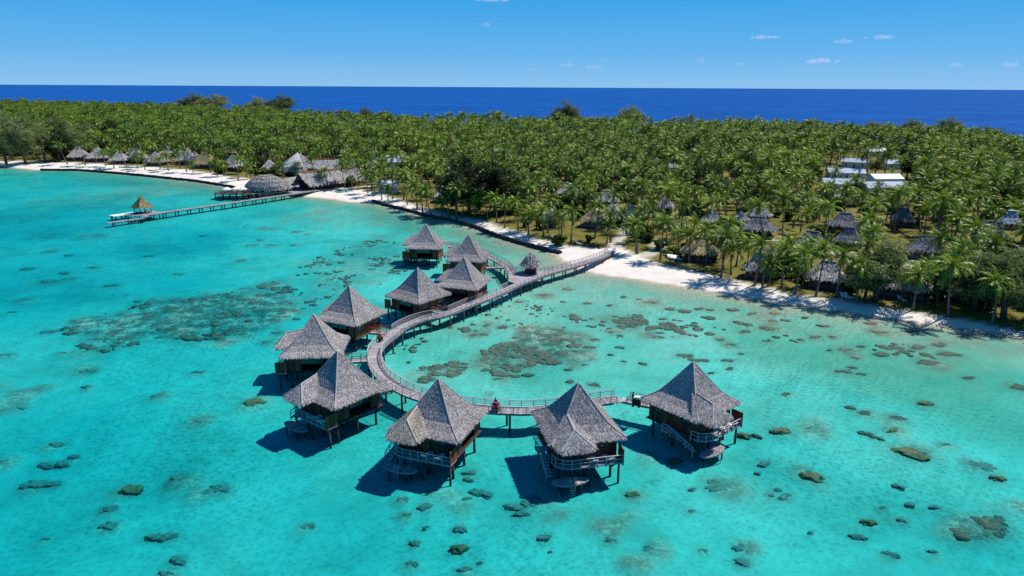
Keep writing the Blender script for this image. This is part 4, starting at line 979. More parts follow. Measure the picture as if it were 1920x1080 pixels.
# (kind, px, py of roof middle, width m, rotation, roof, wall, look-out corridor m, label)
HL=[('pyr',147,289,11.5,20,'f','d',30,'grey pyramid hut at the wooded tip, first of the row on the far beach'),
('pyr',184,291,11.5,15,'f','d',30,'grey pyramid hut second along the far beach from the wooded tip'),
('pyr',224,295,9.5,10,'f','d',25,'shadowed grey hut third along the far beach from the wooded tip'),
('pyr',257,293,10,5,'f','d',22,'grey hut behind green kayak in the middle of the far beach row'),
('hip',253,284,9,5,'f','d',8,'small grey ridge-roofed hut peeping above the middle of the far beach row'),
('pyr',293,298,10.5,0,'f','d',25,'wide low grey hut behind palms right of the middle of the far beach row'),
('pyr',314,283,8.5,10,'f','d',10,'pale little hut in second row behind the far beach'),
('pyr',353,295,13,0,'f','d',28,'tall grey pyramid hut beside the straw roofed one on the far beach'),
('pyr',386,302,12.5,-5,'t','d',28,'straw-coloured pyramid hut on the far beach'),
('pyr',435,307,11,-8,'f','d',28,'grey hut with bright ridge, last of the far beach row before the restaurant'),
('hip',349,285,11,0,'w','l',8,'low white-roofed building behind the tall pyramid hut on the far beach'),
('hip',428,282,10,0,'t','d',8,'small straw roof deep in palms above the far beach'),
('pyr',505,311,8.5,10,'f','d',18,'small pointed pale hut left of the rounded rear hall'),
('house',718,300,21,10,'m','l',30,'long pale blue metal-roofed building behind the lawn right of the reception hall'),
('house',742,296,15,-20,'w','l',18,'white roofed house beside the long pale blue roofed building'),
('house',727,344,7.5,0,'w','l',14,'small white kiosk at the edge of the lawn'),
('pyr',838,307,9,0,'f','d',12,'dark-walled grey hut left of the big dark trees'),
('hip',836,361,9,0,'f','d',12,'low grey hut under the left side of the big dark trees'),
('house',914,259,13,20,'w','l',10,'tiny bright white roof farthest away in the palm grove'),
('house',921,280,17,-5,'w','l',10,'long white roof behind the big dark trees'),
('house',950,284,11,10,'m','l',10,'pale roof right of the long white one behind the big dark trees'),
('house',849,271,6,30,'r','l',8,'small rust-red roof among distant palms'),
('hip',1066,355,12,-20,'f','d',20,'grey hip-roofed villa with dark porch right of the big dark trees'),
('pyr',1109,308,9,0,'f','d',14,'pale pointed hut high in the grove above the hip-roofed villas'),
('pyr',1073,295,8.5,0,'f','d',10,'distant pale hut left of the pointed one in the grove'),
('pyr',1031,401,8.5,-20,'f','d',8,'grey hut half screened by beach palms left of the straw bungalow'),
('pyr',1117,404,12,-25,'t','g',30,'straw-topped bungalow with big dark porch beside the boardwalk landing'),
('hip',1138,369,11,-15,'f','d',22,'grey villa uphill behind the straw-topped bungalow'),
('pyr',1148,396,10.5,-20,'f','d',22,'grey pyramid villa touching the right side of the straw-topped bungalow'),
('hip',1181,399,7,-10,'f','g',16,'low grey shed right of the grey pyramid villa'),
('house',1277,311,12,-10,'g','g',14,'grey gabled house in a far clearing of the grove'),
('house',1302,303,9,35,'m','g',10,'small pale gable turned away behind the grey gabled house'),
('hip',1357,343,9.5,0,'t','d',18,'lone straw roof in the middle of the palm grove'),
('pyr',1246,380,9,-20,'f','d',12,'pointed grey roof between palm trunks uphill of the beach loungers'),
('pyr',1335,405,9,-20,'f','d',10,'grey pyramid roof glimpsed above the dark beach bungalow'),
('hip',1313,462,12.5,-22,'t','d',26,'dark beach bungalow with straw roof behind the row of white loungers'),
('hip',1422,421,13.5,-25,'s','d',30,'large blue-grey villa roof in palms right of the dark beach bungalow'),
('hip',1425,395,10,-20,'f','g',14,'grey roof just behind the large blue-grey villa'),
('pyr',1388,403,7,-20,'f','d',12,'little pale roof left of the large blue-grey villa'),
('pyr',1439,462,5,-20,'f','d',20,'tall narrow thatched cone roof beside the beach palms'),
('house',1577,340,12.5,-12,'m','l',24,'front left white house with pale metal roof in the staff compound'),
('house',1585,320,13.5,-12,'m','l',16,'second white house behind the front left one in the staff compound'),
('house',1653,346,14.5,5,'m','l',24,'front right white house with bright metal ridge in the staff compound'),
('house',1658,331,11,5,'w','l',12,'white house tucked behind the front right one in the staff compound'),
('house',1604,301,11,-30,'m','l',12,'pale blue roof at the upper left of the staff compound'),
('house',1678,303,14,10,'m','l',14,'pale blue roof at the upper right of the staff compound'),
('house',1637,281,13,0,'w','l',10,'bright white roof highest up the staff compound clearing'),
('pyr',1564,361,9.5,0,'f','d',14,'grey thatched store just below the staff compound'),
('hip',1584,414,13.5,-35,'s','d',26,'large dark grey hip villa below the staff compound'),
('hip',1522,450,12.5,-25,'s','l',30,'villa with white plank walls behind beach palms'),
('hip',1592,442,10,-35,'s','d',24,'grey villa wing stepping down beside the large dark grey hip villa'),
('hip',1694,404,10,-20,'s','d',24,'two-tone grey villa with tall dark porch right of the large hip villas'),
('hip',1737,459,12,-25,'s','g',26,'villa with clean grey ridge lines behind the big casuarina'),
('hip',1853,429,11.5,-20,'s','d',16,'grey roof deep in shade near the right end of the beach'),
('hip',1896,409,8,-20,'m','l',10,'whitish metal roof behind the last villas on the right'),
('hip',1552,508,11.5,-28,'f','d',40,'thatched beach bungalow with wide dark porch below the leaning palm'),
('hip',1698,524,13,-28,'f','d',40,'thatched beach bungalow with rounded dark porch under the large casuarina'),
('hip',1826,535,10,-28,'f','d',30,'beach bungalow almost hidden by the last casuarina on the right'),
('hip',1424,492,9,-28,'f','d',20,'dark low bungalow between beach palms left of the wide dark porch'),
('hip',1775,505,9.5,-25,'f','g',12,'grey hut in second row between the two casuarinas'),
]
rm={'f':M['thatch_far'],'t':M['thatch_tan'],'m':M['metalroof'],'w':M['whiteroof'],'r':M['redroof'],'g':M['greywall'],'s':thatch('thatch_slate',(.06,.065,.08),(.17,.17,.20),(.34,.33,.35))}
wm={'d':M['wall'],'l':M['whitewall'],'g':M['greywall']}
for i,(kd,px,py,wd,rot,rf,wl,cor,lab) in enumerate(HL):
    wd*=.74 if (kd!='house' and py>345 and px>1000) else 1.;zr=1.2+(3.6 if kd!='house' else 3.8)
    p=at(px,py,zr);nm={'pyr':'thatched_hut','hip':'thatched_villa','house':'white_house'}[kd]
    if kd=='house' and rf in'rg':nm='gabled_house'
    e=empty(nm,(p.x,p.y,gz(p.x,p.y)-.05),R(rot),lab,{'pyr':'hut','hip':'villa','house':'house'}[kd])
    if kd=='pyr':hut_pyr(e,wd,rm[rf],wm[wl],200+i)
    elif kd=='hip':
        hut_hip(e,wd,wd*.78,rm[rf],wm[wl],200+i)
    else:
        if px>1500:wd*=1.2
        house(e,wd,wd*.62,rm[rf],wm[wl],3.4,1.8)
    HUTS.append((p.x,p.y,wd*.62));VIEWS.append((p.x,p.y,wd*.45+(3 if kd=='house' and px>1500 else 0),cor*(1.5 if kd=='house' and px>1500 else 1)))
    LM.append((lab,p.x,p.y))
# ------------------------------------------------------------------ sea walls of dark stone
def seawall(px,label,seed):
    rg=random.Random(seed);P=resample([at(x,y,0.) for x,y in px],.9);b=MB();n=len(P)
    L=offs(P,.0);rows=[]
    prof=[(-.55,-1.2),(-.35,.1),(-.05,1.02),(.55,1.08),(.85,.2)]
    vs=[];fs=[]
    for i,p in enumerate(P):
        d=(P[min(i+1,n-1)]-P[max(i-1,0)]);d.normalize();nv=Vector((-d.y,d.x,0))
        for o,z in prof:vs.append(p+nv*(o+rg.uniform(-.12,.12))+Vector((0,0,z+rg.uniform(-.14,.14))))
    k=len(prof)
    for i in range(n-1):
        for j in range(k-1):fs.append((i*k+j,(i+1)*k+j,(i+1)*k+j+1,i*k+j+1))
    b.add(vs,fs,.5)
    o=b.build('sea_wall',M['stone']);tag(o,label,'sea wall')
seawall([(76,320),(150,320.5),(230,327),(300,334),(370,341.5),(440,353)],'low black stone wall edging the far white beach',1)
seawall([(697,379),(720,386),(750,393.5),(775,400),(800,407),(837,414),(887,427),(914,438),(950,451),(985,461),(1025,472),(1053,478)],'long black stone wall curving along the beach behind the bungalows',2)
# low stone edge of the lawn right of the boardwalk
def stones(px,label):
    rg=random.Random(4);b=MB();P=resample([at(x,y,.9) for x,y in px],.55)
    for p in P:
        s=rg.uniform(.28,.5);q=p+Vector((rg.uniform(-.3,.3),rg.uniform(-.3,.3),rg.uniform(-.15,.2)))
        b.lathe([(s*.5,-s*.6),(s,0),(s*.75,s*.5),(s*.2,s*.75)],6,q,rg.random(),rg.uniform(.8,1.3),1)
    o=b.build('stone_edging',M['stone'],smooth=False);tag(o,label,'stones',kind='stuff')
stones([(1214,490),(1245,494),(1290,506),(1330,514),(1352,519)],'row of dark stones edging the lawn above the sand')
# ------------------------------------------------------------------ kayaks, loungers, people, carts
def kayak(px,py,rz,mt,label):
    p=at(px,py,1.2);e=empty('kayak',(p.x,p.y,gz(p.x,p.y)),rz,label,'kayak','kayaks pulled up on the beaches')
    b=MB();n=12;vs=[];fs=[];N=13
    for i in range(N):
        f=i/(N-1)*2-1;w_=.42*(1-abs(f)**2.2)+.02;hgt_=.30+.12*f*f
        for k in range(n):
            a=2*math.pi*k/n;vs.append((f*2.3,w_*math.cos(a),.22+hgt_*.6*math.sin(a)+.14*f*f))
    for i in range(N-1):
        for k in range(n):fs.append((i*n+k,(i+1)*n+k,(i+1)*n+(k+1)%n,i*n+(k+1)%n))
    fs+=[tuple(range(n)),tuple((N-1)*n+k for k in range(n))[::-1]]
    b.add(vs,fs,.5);b.build('hull',mt,e,smooth=True)
    for s in(-.8,.6):
        b=MB();b.box((s,0,.42),(.55,.5,.06));b.box((s-.28,0,.56),(.06,.45,.3));b.build('seat',M['black'],e)
    e.scale=(1.25,1.25,1.25)
kayak(147,312,R(30),M['white'],'white kayak before the first hut of the far beach row')
kayak(153,313,R(50),M['greenk'],'pale green kayak beside the white one at the wooded tip of the far beach')
kayak(187,314,R(25),M['greenk'],'pale green kayak before the second hut of the far beach row')
kayak(233,314,R(10),M['greenk'],'bright green kayak on the middle of the far beach')
kayak(241,314.5,R(-15),M['greenk'],'green kayak overlapping the bright green one on the middle of the far beach')
kayak(635,358,R(70),M['greenk'],'turquoise kayak upright on the sand right of the jetty')
kayak(642,360,R(40),M['greenk'],'turquoise kayak lying lower on the sand right of the jetty')
LNG=None
def lounger(p,rz,label,group='white sun loungers',z=None,m=None):
    global LNG
    if LNG is None:
        e=empty('sun_lounger',(0,0,0),0,label,'lounger',group)
        b=MB();b.box((.25,0,.36),(1.35,.66,.06))
        for k in range(6):b.box((-.32+k*.23,0,.40),(.2,.64,.03),0,.6)
        b.build('seat',M['white'],e)
        b=MB();b.bar((-.42,0,.38),(-.95,0,.85),.66,.06);b.build('backrest',M['white'],e)
        for x in(-.3,.8):
            for y in(-.28,.28):
                b=MB();b.box((x,y,.17),(.07,.07,.34));b.build('leg',M['white'],e)
        LNG=e
    else:e=dup(LNG,(0,0,0),0,1,label,group)
    e.location=(p.x,p.y,z if z is not None else gz(p.x,p.y)-.02);e.rotation_euler=(0,0,rz);return e
for i,(x,y) in enumerate(((1257,485.5),(1262.5,486),(1268,487),(1273.5,488))):lounger(at(x,y,1.2),R(-70),ORD[i]+' from the boardwalk in the tight row of four white loungers on the lawn').scale=(1.25,1.25,1.25)
for lab,x,y,r_ in(('left lounger of the pair beside a palm right of the row of four',1316,487,-60),('right lounger of the pair beside a palm right of the row of four',1321,487,-60),
 ('left lounger of the pair in front of the dark low bungalow',1445,519.5,-80),('right lounger of the pair in front of the dark low bungalow',1453,520,-80),
 ('left lounger on the sand between the two porch bungalows',1583,556,-70),('right lounger on the sand between the two porch bungalows',1591,557,-70),('lounger in palm shade before the rounded porch',1690,563,-80),
 ('lounger under beach palms left of the straw-topped bungalow',1038,446,-60),('lounger at the lawn edge below the hip-roofed villa',1086,458,-40)):
    lounger(at(x,y,1.2),R(r_),lab.replace('lounger','white lounger',1)).scale=(1.25,1.25,1.25)
tn={'J':'the last bungalow','I':'the boat-landing bungalow','H':'the straw-patched bungalow','G':'the bungalow at the boardwalk bend'}
for key in 'JIHG':
    for k,(x,y) in enumerate(((4.75,.6),(4.75,2.3))):
        p=bl(key,x,y);lounger(p,R(BPOS[key][2]+180+(8 if k else -6)),f"white lounger {'beside the stairs end' if k==0 else 'by the screen'} on the terrace of {tn[key]}",'white loungers on bungalow terraces',ZF)
def person(px,py,z,rz,label,shirt,legs,z0=None,push=True):
    p=at(px,py,z)
    me=bpy.data.meshes.new('person')
    V=[(0,0,.95),(0,0,1.18),(.02,0,1.42),(.03,0,1.53),(.05,0,1.66),(.05,0,1.74),
       (0,.10,.90),(.02,.11,.50),(.0,.11,.08),(.13,.12,.03),(0,-.10,.90),(.08,-.11,.50),(-.06,-.11,.09),(.08,-.12,.04),
       (.0,.19,1.41),(.08,.24,1.14),(.34,.20,1.06),(.0,-.19,1.41),(.08,-.24,1.14),(.34,-.20,1.06)]
    E_=[(0,1),(1,2),(2,3),(3,4),(4,5),(0,6),(6,7),(7,8),(8,9),(0,10),(10,11),(11,12),(12,13),(2,14),(14,15),(15,16),(2,17),(17,18),(18,19)]
    RR=[.15,.14,.15,.06,.10,.08,.09,.065,.045,.04,.09,.065,.045,.04,.06,.045,.035,.06,.045,.035]
    me.from_pydata(V,E_,[]);o=bpy.data.objects.new('person',me);link(o);o.location=(p.x,p.y,z if z0 is None else z0);o.rotation_euler=(0,0,rz)
    sk=o.modifiers.new('skin','SKIN');sv=me.skin_vertices[0].data
    for i,r in enumerate(RR):sv[i].radius=(r,r*(1.15 if i<3 else 1))
    sv[0].use_root=True
    ss=o.modifiers.new('smooth','SUBSURF');ss.levels=1;ss.render_levels=2;me.materials.append(M['skin'])
    tag(o,label,'person')
    b=MB();b.lathe([(.15,.93),(.175,1.05),(.17,1.2),(.215,1.36),(.17,1.46),(.075,1.5)],14,(.01,0,0),.5,.82,1.1)
    for s in(-1,1):b.tube([(0,s*.17,1.43),(.05,s*.235,1.24),(.085,s*.25,1.12)],[.085,.07,.065],8)
    b.build('shirt',shirt,o,smooth=True)
    b=MB();b.lathe([(.17,1.0),(.18,.9),(.16,.84)],12,(0,0,0),.5,.85,1.1)
    for s in(-1,1):b.tube([(0,s*.095,.92),(.03 if s>0 else .05,s*.11,.6)],[.11,.095],8)
    b.build('shorts',legs,o,smooth=True)
    b=MB();b.lathe([(.112,1.66),(.118,1.72),(.10,1.79),(.04,1.835)],12,(.035,0,0));b.build('hair',M['black'],o,smooth=True)
    return o
person(928.5,768,ZD+.01,R(-40),'person in dark clothes pushing a maroon luggage cart along the boardwalk',M['shirt'],M['shirt'])
person(711.5,640,ZD+.01,R(60),'person in a bright red wrap walking at the boardwalk railing',M['red'],M['red'])
person(1186,757,ZD+.02,R(20),'person in black standing behind the linen trolley near the last bungalow',M['shirt'],M['shirt'])
def cart(px,py,z,rz,label,name,cat,body,top,s=1.):
    p=at(px,py,z);e=empty(name,(p.x,p.y,z),rz,label,cat)
    b=MB();b.box((0,0,.62),(.95,.62,.62));b.box((0,0,.95),(1.0,.67,.05));b.build('body',body,e)
    b=MB();b.box((.1,0,1.12),(.6,.5,.28));b.box((-.2,.05,1.05),(.3,.4,.16));b.build('load',top,e)
    b=MB();b.tube([(-.48,-.28,.7),(-.75,-.28,1.08),(-.75,.28,1.08),(-.48,.28,.7)],.025,6);b.build('handle',M['railgrey'],e)
    for x in(-.33,.33):
        for y in(-.3,.3):
            b=MB();b.tube([(x,y-.035,.15),(x,y+.035,.15)],.15,12);b.build('wheel',M['black'],e)
    e.scale=(s,s,s);return e
cart(929.5,771.5,ZD+.01,R(-40),'maroon luggage cart held by the person in dark clothes','luggage_cart','cart',M['maroon'],M['maroon'],1.1)
cart(1193,762,ZD+.02,R(-20),'black housekeeping trolley piled with white linen near the last bungalow','linen_trolley','trolley',M['black'],M['white'],1.2)
cart(714,640,ZD+.01,R(60),'small dark cart beside the person in the red wrap','hand_cart','cart',M['black'],M['red'],.8)
p=at(1696,354,1.3);e=empty('white_van',(p.x,p.y,gz(p.x,p.y)),R(8),'white van parked beside the staff compound houses','van')
b=MB();b.box((0,0,.95),(4.9,1.9,.9));b.add([(-2.4,-.9,1.4),(1.4,-.9,1.4),(1.4,.9,1.4),(-2.4,.9,1.4),(-2.3,-.8,2.15),(.75,-.8,2.15),(.75,.8,2.15),(-2.3,.8,2.15)],[(3,2,1,0),(4,5,6,7),(0,1,5,4),(1,2,6,5),(2,3,7,6),(3,0,4,7)]);b.build('body',M['white'],e)
b=MB();b.box((-.8,-.9,1.78),(2.6,.06,.45));b.box((-.8,.9,1.78),(2.6,.06,.45));b.bar((1.43,0,1.45),(.83,0,2.1),1.5,.05);b.build('window',M['glass'],e)
for x in(-1.5,1.5):
    for y in(-.9,.9):
        b=MB();b.tube([(x,y-.1,.36),(x,y+.1,.36)],.36,14);b.build('wheel',M['black'],e)
# ------------------------------------------------------------------ coral heads
m,t=mat('coral_rock');v=orand(t);n=nz(t,1.7,5,.7,objc(t));n2=nz(t,5,4,.7,objc(t))
sz=t.new('ShaderNodeSeparateXYZ');t.ln(objc(t),sz.inputs[0])
c1=ramp(t,mth(t,'ADD',mth(t,'MULTIPLY',n,.6),mth(t,'MULTIPLY',n2,.4)),[(.32,(.085,.062,.046)),(.5,(.22,.16,.105)),(.68,(.38,.295,.20))])
princ(t,c1,.95,.1,n2,.8,.15);M['coral']=m
m,t=mat('yellow_coral');n=nz(t,1.7,5,.7,objc(t));n2=nz(t,5,4,.7,objc(t))
princ(t,ramp(t,mth(t,'ADD',mth(t,'MULTIPLY',n,.6),mth(t,'MULTIPLY',n2,.4)),[(.32,(.09,.078,.045)),(.5,(.22,.185,.09)),(.68,(.38,.32,.17))]),.95,.1,n2,.8,.15);M['coraly']=m
def coral_mesh(seed,mt):
    rg=random.Random(seed);import bmesh
    bm=bmesh.new();bmesh.ops.create_icosphere(bm,subdivisions=4,radius=1)
    lobes=[Vector((rg.uniform(-1,1),rg.uniform(-1,1),rg.uniform(0,.6))).normalized() for _ in range(5)]
    for v in bm.verts:
        p=v.co.copy();lob=max(p.dot(l)**3 for l in lobes)
        k=.74+.30*lob+.36*mnoise.fractal(p*1.5+Vector((seed*3.1,0,0)),1,2.2,5)+.15*mnoise.noise(p*5+Vector((0,seed,0)))+.12*mnoise.noise(p*11+Vector((seed,0,3)))
        v.co=Vector((p.x*k,p.y*k*.8,max(-.35,p.z*k*.75+.10*mnoise.noise(p*3.3+Vector((seed,0,7))))))
    me=bpy.data.meshes.new('coral_head');bm.to_mesh(me);bm.free();me.materials.append(mt)
    for p in me.polygons:p.use_smooth=True
    return me
m,t=mat('scatter_paled_deep_coral');n=nz(t,1.7,5,.7,objc(t));n2=nz(t,5,4,.7,objc(t))  # coral colour paled to stand in for light scattered by deeper water
princ(t,ramp(t,mth(t,'ADD',mth(t,'MULTIPLY',n,.6),mth(t,'MULTIPLY',n2,.4)),[(.32,(.12,.13,.11)),(.5,(.26,.27,.22)),(.68,(.46,.45,.36))]),.95,.1,n2,.8,.15);M['corald']=m
CM=[coral_mesh(i,M['coral']) for i in range(7)]+[coral_mesh(20+i,M['coraly']) for i in range(2)]+[coral_mesh(i,M['corald']) for i in range(7)]
Z1=lambda L,ox,oy,s:[(ox+x/s,oy+y/s,w_/s,y_) for x,y,w_,y_ in [(q+(0,))[:4] for q in L]]
CORAL=Z1([(90,222,60),(130,240,50),(165,240,50),(258,240,50),(268,272,40),(310,215,28),(195,288,30),(490,372,42),(418,118,60),(270,180,50),(410,165,35),(630,108,45),(600,150,50),(665,150,30),(725,200,60),(845,132,60),(858,216,60),(1085,182,58),(1115,216,80),(1000,190,60),(1040,250,80),(750,230,40),(745,268,38),(725,285,40),(775,293,40),(1200,308,45),(1395,345,60),(1028,408,50,1),(740,425,38),(800,445,55),(920,467,66),(605,508,90),(460,516,75,1),(372,536,40,1),(316,534,55,1),(800,525,50),(830,538,40),(857,548,28),(902,516,55,1),(975,603,110,1),(1110,570,45),(1225,645,70),(1262,655,60),(1310,702,48,1),(1395,802,40),(555,670,60),(580,694,80,1),(400,640,60),(375,678,25),(928,730,40),(235,730,110),(205,715,60),(265,745,60),(120,742,36),(55,634,60,1),(470,778,40),(492,765,36),(450,742,30),(425,765,30),(806,872,55,1),(932,862,38),(765,925,60),(118,828,36),(160,980,36),(320,966,70),(316,1025,60),(895,992,60),(1060,985,36),(580,908,24),(970,800,36),(865,812,25),(1065,810,36),
 (1190,880,110),(1270,885,110),(1230,915,90),(30,40,40),(90,50,50),(150,40,40),(125,105,40),(190,45,36),(280,45,50),(350,60,40),(440,60,40),(430,90,40),(480,85,36),(545,160,26),(560,75,30),(320,130,40),(230,160,40),(90,140,36),(30,120,36),(820,100,40),(780,185,36),(940,205,36),(970,130,40),(655,200,26),(690,282,30)],1240,560,2.076)
CORAL+=Z1([(800,390,80),(850,400,90),(745,425,70),(1000,465,110),(1080,450,110),(1030,500,90),(540,465,80),(440,510,60),(715,578,70),(490,650,60),(715,680,90,1),(475,757,75),(745,790,75),(820,750,40),(1155,625,80),(1185,690,25),(1590,505,55),(1615,410,85,1),(1450,570,70),(1500,590,60),(1540,560,60),(1490,640,70),(1720,680,100),(1615,762,110),(770,290,80),(760,325,60),(540,570,40),(1690,210,80),(560,400,50),(420,430,60),(1250,500,60)],600,780,2.743)
CORAL+=Z1([(280,355,75),(230,455,70),(310,450,70),(365,415,50),(20,445,80),(175,555,100),(265,550,70),(655,585,95,1),(900,528,115),(1030,595,100),(1100,575,110),(545,678,72),(545,765,80),(830,815,90),(770,815,80),(885,935,100),(1280,148,105,1),(180,85,90),(110,100,90),(45,165,110),(800,110,70),(1005,238,80),(1540,762,72),(830,1005,90),(220,828,40),(430,70,50),(105,175,50)],0,700,2.667)
CORAL+=Z1([(450,335,70),(500,328,80),(250,410,60),(345,428,50),(755,432,50),(140,495,60),(475,490,48),(325,515,50),(245,560,75),(350,548,60),(560,580,70),(125,655,68),(55,718,40),(30,935,70),(900,525,55),(1315,350,40),(1280,378,60),(1375,378,55),(1490,378,40),(1220,455,50),(1500,310,50),(1555,322,30),(1340,292,60),(1390,294,50),(1030,328,35),(640,628,20),(435,1015,90),(1005,1020,60),(1360,865,75),(1410,820,70),(1245,600,80),(1060,850,50),(1060,658,60),(900,655,80),(780,660,80),(700,660,40),(1250,640,60),(1410,718,50),(1500,748,40),(690,780,50),(820,840,60),(480,745,60),(430,760,60),(320,925,60),(250,815,90)],0,320,2.7)
CORAL+=Z1([(1420,105,45),(1200,170,60),(1500,55,45),(1670,90,70),(1590,70,40),(1740,185,60),(1740,215,60),(1430,265,60),(1860,275,60),(1840,405,60),(1880,410,50),(1620,455,60),(1505,440,40),(1480,355,60),(1170,490,50),(1265,462,40),(930,520,80),(690,490,90),(270,495,35),(210,445,30),(1160,10,70),(1030,45,100),(1140,85,40),(870,85,60),(1290,95,50),(1780,130,50),(1870,140,80),(690,635,50),(1320,580,80),(1180,560,60),(1290,355,90),(1290,420,80),(1220,380,60),(1010,310,90),(1090,330,90),(1150,310,70),(1130,390,90),(1050,400,100),(960,360,90),(930,430,80),(720,390,80),(760,420,80),(700,430,70),(830,490,60),(850,530,70),(760,545,70),(480,480,80),(530,490,60),(410,500,70),(340,540,70),(600,285,70),(660,280,60),(1520,205,80),(1560,230,80),(1600,215,60),(1680,290,70),(1720,270,60),(1650,255,50),(780,235,70),(1330,310,60),(860,300,50),(520,245,40),(460,240,40),(680,225,50),(600,220,40),(1420,400,40)],700,540,3.2)
LMW=[('the end-of-boardwalk bungalow',1300,800),('the boat-shaped landing',1080,900),('the bungalow with patched straw roof',790,880),('the round landing at the boardwalk bend',545,790),('the farthest-out bungalow',540,700),('the jetty pavilion',262,400),('the jetty foot',560,380),('the person in red',712,640),('the boardwalk junction hut',995,520),('the luggage cart',930,775),('the row of four white loungers',1265,530),('the wide dark porch',1550,590),('the rounded dark porch',1700,610),('the leaning right-hand casuarina',1880,640),('the lower left corner',60,1040),('the middle of the bottom edge',960,1070),('the lower right corner',1880,1060),('the middle of the left edge',20,600)]
used={}
def uniq(items,gname,fmt):
    """items: (obj, landmark, distance, look words); rank by distance within landmark and look"""
    from collections import defaultdict
    g=defaultdict(list)
    for o,lm,d,look in items:g[(lm,look)].append((d,o))
    for (lm,look),L in g.items():
        L.sort(key=lambda q:q[0])
        for i,(d,o) in enumerate(L):
            if len(L)==1:o['label']=fmt(look,lm,'only')
            elif i<len(ORD):o['label']=fmt(look,lm,ORD[i]+' nearest')
            else:o['label']=fmt(look,lm,'one of those far')
            o['group']=gname
LW=[(n_,*at(x,y,0)[:2]) for n_,x,y in LMW]
its=[]
for i,(px,py,wpx,yel) in enumerate(CORAL):
    p=at(px,py,-.9);g=gz(p.x,p.y);p=at(px,py,min(-.25,g*.75));D=math.hypot(p.x,p.y);D=math.hypot(D,H)
    r=wpx/2/F*D*1.05;k=(7+i%2) if yel else i%7+(9 if float(path_len(np.array([[p.x,p.y]]))[0])>6.3 else 0)
    o=bpy.data.objects.new('coral_head',CM[k]);link(o);hz=min(r*.55,abs(g)*.8 if yel else min(.6,max(.2,abs(g)*.4)))
    o.location=(p.x,p.y,g+.02);o.scale=(r,r*random.uniform(.6,1.0),hz/.75);o.rotation_euler=(0,0,random.uniform(-.6,.6)+(math.pi if i%3==0 else 0))
    o['category']='coral';CORP.append((p.x,p.y,r))
    lm=min(LW,key=lambda q:math.hypot(q[1]-p.x,q[2]-p.y))
    size='large' if r>2.3 else 'small' if r<1.1 else 'medium-sized'
    its.append((o,lm[0],math.hypot(lm[1]-p.x,lm[2]-p.y),size+(' yellowish' if yel else ' dark')))
terrain()
uniq(its,'coral heads in the lagoon',lambda look,lm,o:(f'{look} coral head, {o} to {lm}'.replace('only to','the only such one near')).replace('those far to','those farther from'))
# reef rubble: too many lumps to count, one object per reef bed
def rubble(poly,n,seed,label,smin,smax,mt='coral'):
    rg=random.Random(seed);b=MB();Q=np.array([at(x,y,-1)[:2] for x,y in poly]);lo,hi=Q.min(0),Q.max(0);c=0;pts=[]
    while len(pts)<n and c<n*40:
        c+=1;x,y=rg.uniform(lo[0],hi[0]),rg.uniform(lo[1],hi[1])
        if mnoise.fractal(Vector((x*.13,y*.13,seed)),1,2,3)<.10:continue
        pts.append((x,y))
    P=np.array(pts);P=P[inside(P,Q)]
    d,dep=ground(P);zz=hgt(d,dep)
    for (x,y),z in zip(P,zz):
        if z>-.3:continue
        s=rg.uniform(smin,smax)*rg.choice((.6,.8,1,1.5));n_=7;ph=rg.random()*6.28;h_=min(s*.5,-z*.6)
        vs=[];
        for rr,zq in((1,-.1),(.85,.5*h_/s),(.4,h_/s)):
            for k in range(n_):
                a=ph+2*math.pi*k/n_;q=s*rr*rg.uniform(.75,1.25);vs.append((x+q*math.cos(a),y+q*math.sin(a),z+zq*s*rg.uniform(.85,1.1)))
        fs=[(j*n_+k,j*n_+(k+1)%n_,(j+1)*n_+(k+1)%n_,(j+1)*n_+k) for j in range(2) for k in range(n_)]+[tuple(2*n_+k for k in range(n_))]
        b.add(vs,fs,rg.random())
    o=b.build('coral_rubble',M[mt],smooth=True);tag(o,label,'coral',kind='stuff')
RB=['scattered dark coral rubble of the long reef band left of the bungalows','thin coral rubble between the reef band and the jetty bay','dense brown coral bed in the middle of the enclosed lagoon','coral rubble beside the inner bend of the boardwalk','coral patch at the right of the enclosed lagoon','coral rubble just below the dense brown coral bed','loose coral right of the dense brown coral bed','coral rubble below the boardwalk in the enclosed lagoon','wide dark coral patch near the lower right corner']
for i,((poly,s),lab) in enumerate(zip(REEF[:9],RB)):
    rubble(poly,[1300,420,520,170,130,90,120,70,200][i],i,lab,.3,.8,'coral')
rubble([(1240,555),(1500,590),(1700,630),(1750,680),(1400,640),(1150,640),(1050,600),(1100,560)],480,31,'sparse small coral lumps in the sandy shallows along the right-hand beach',.32,.95)
rubble([(720,620),(860,590),(1000,545),(1100,560),(1000,620),(850,640),(740,680)],260,32,'small coral lumps strewn along the boardwalk edge of the enclosed lagoon',.25,.6)
# ------------------------------------------------------------------ trees
def T(px,py,hh,wd,style,k,label,cat='tree',name='casuarina_tree',group=None):
    p=at(px,py,1.2);b0=5.9*2;sxy=wd/b0
    o=put_tree(name,style,k,(p.x,p.y,max(.9,gz(p.x,p.y))-.1),random.uniform(0,6.28),sxy,hh/14,label,cat,group);return p
TP=[]
for a in [(1640,563,14,16.5,'needle',0,'grey-green casuarina leaning over the rounded dark porch on the beach'),
 (1621,560,10,9.5,'needle',1,'smaller bright casuarina left of the one over the rounded dark porch'),
 (1824,580,12.5,14,'needle',1,'casuarina on the right beach with a pale leaning trunk'),
 (1882,596,14,17,'needle',0,'big dark casuarina drooping over the sand at the right end of the beach'),
 (1905,560,12,13,'needle',1,'casuarina behind the drooping one at the right end of the beach'),
 (2010,600,13,13,'needle',0,'casuarina on the beach farther along to the right')]:
    p=T(*a);TP.append((p.x,p.y,3.5))
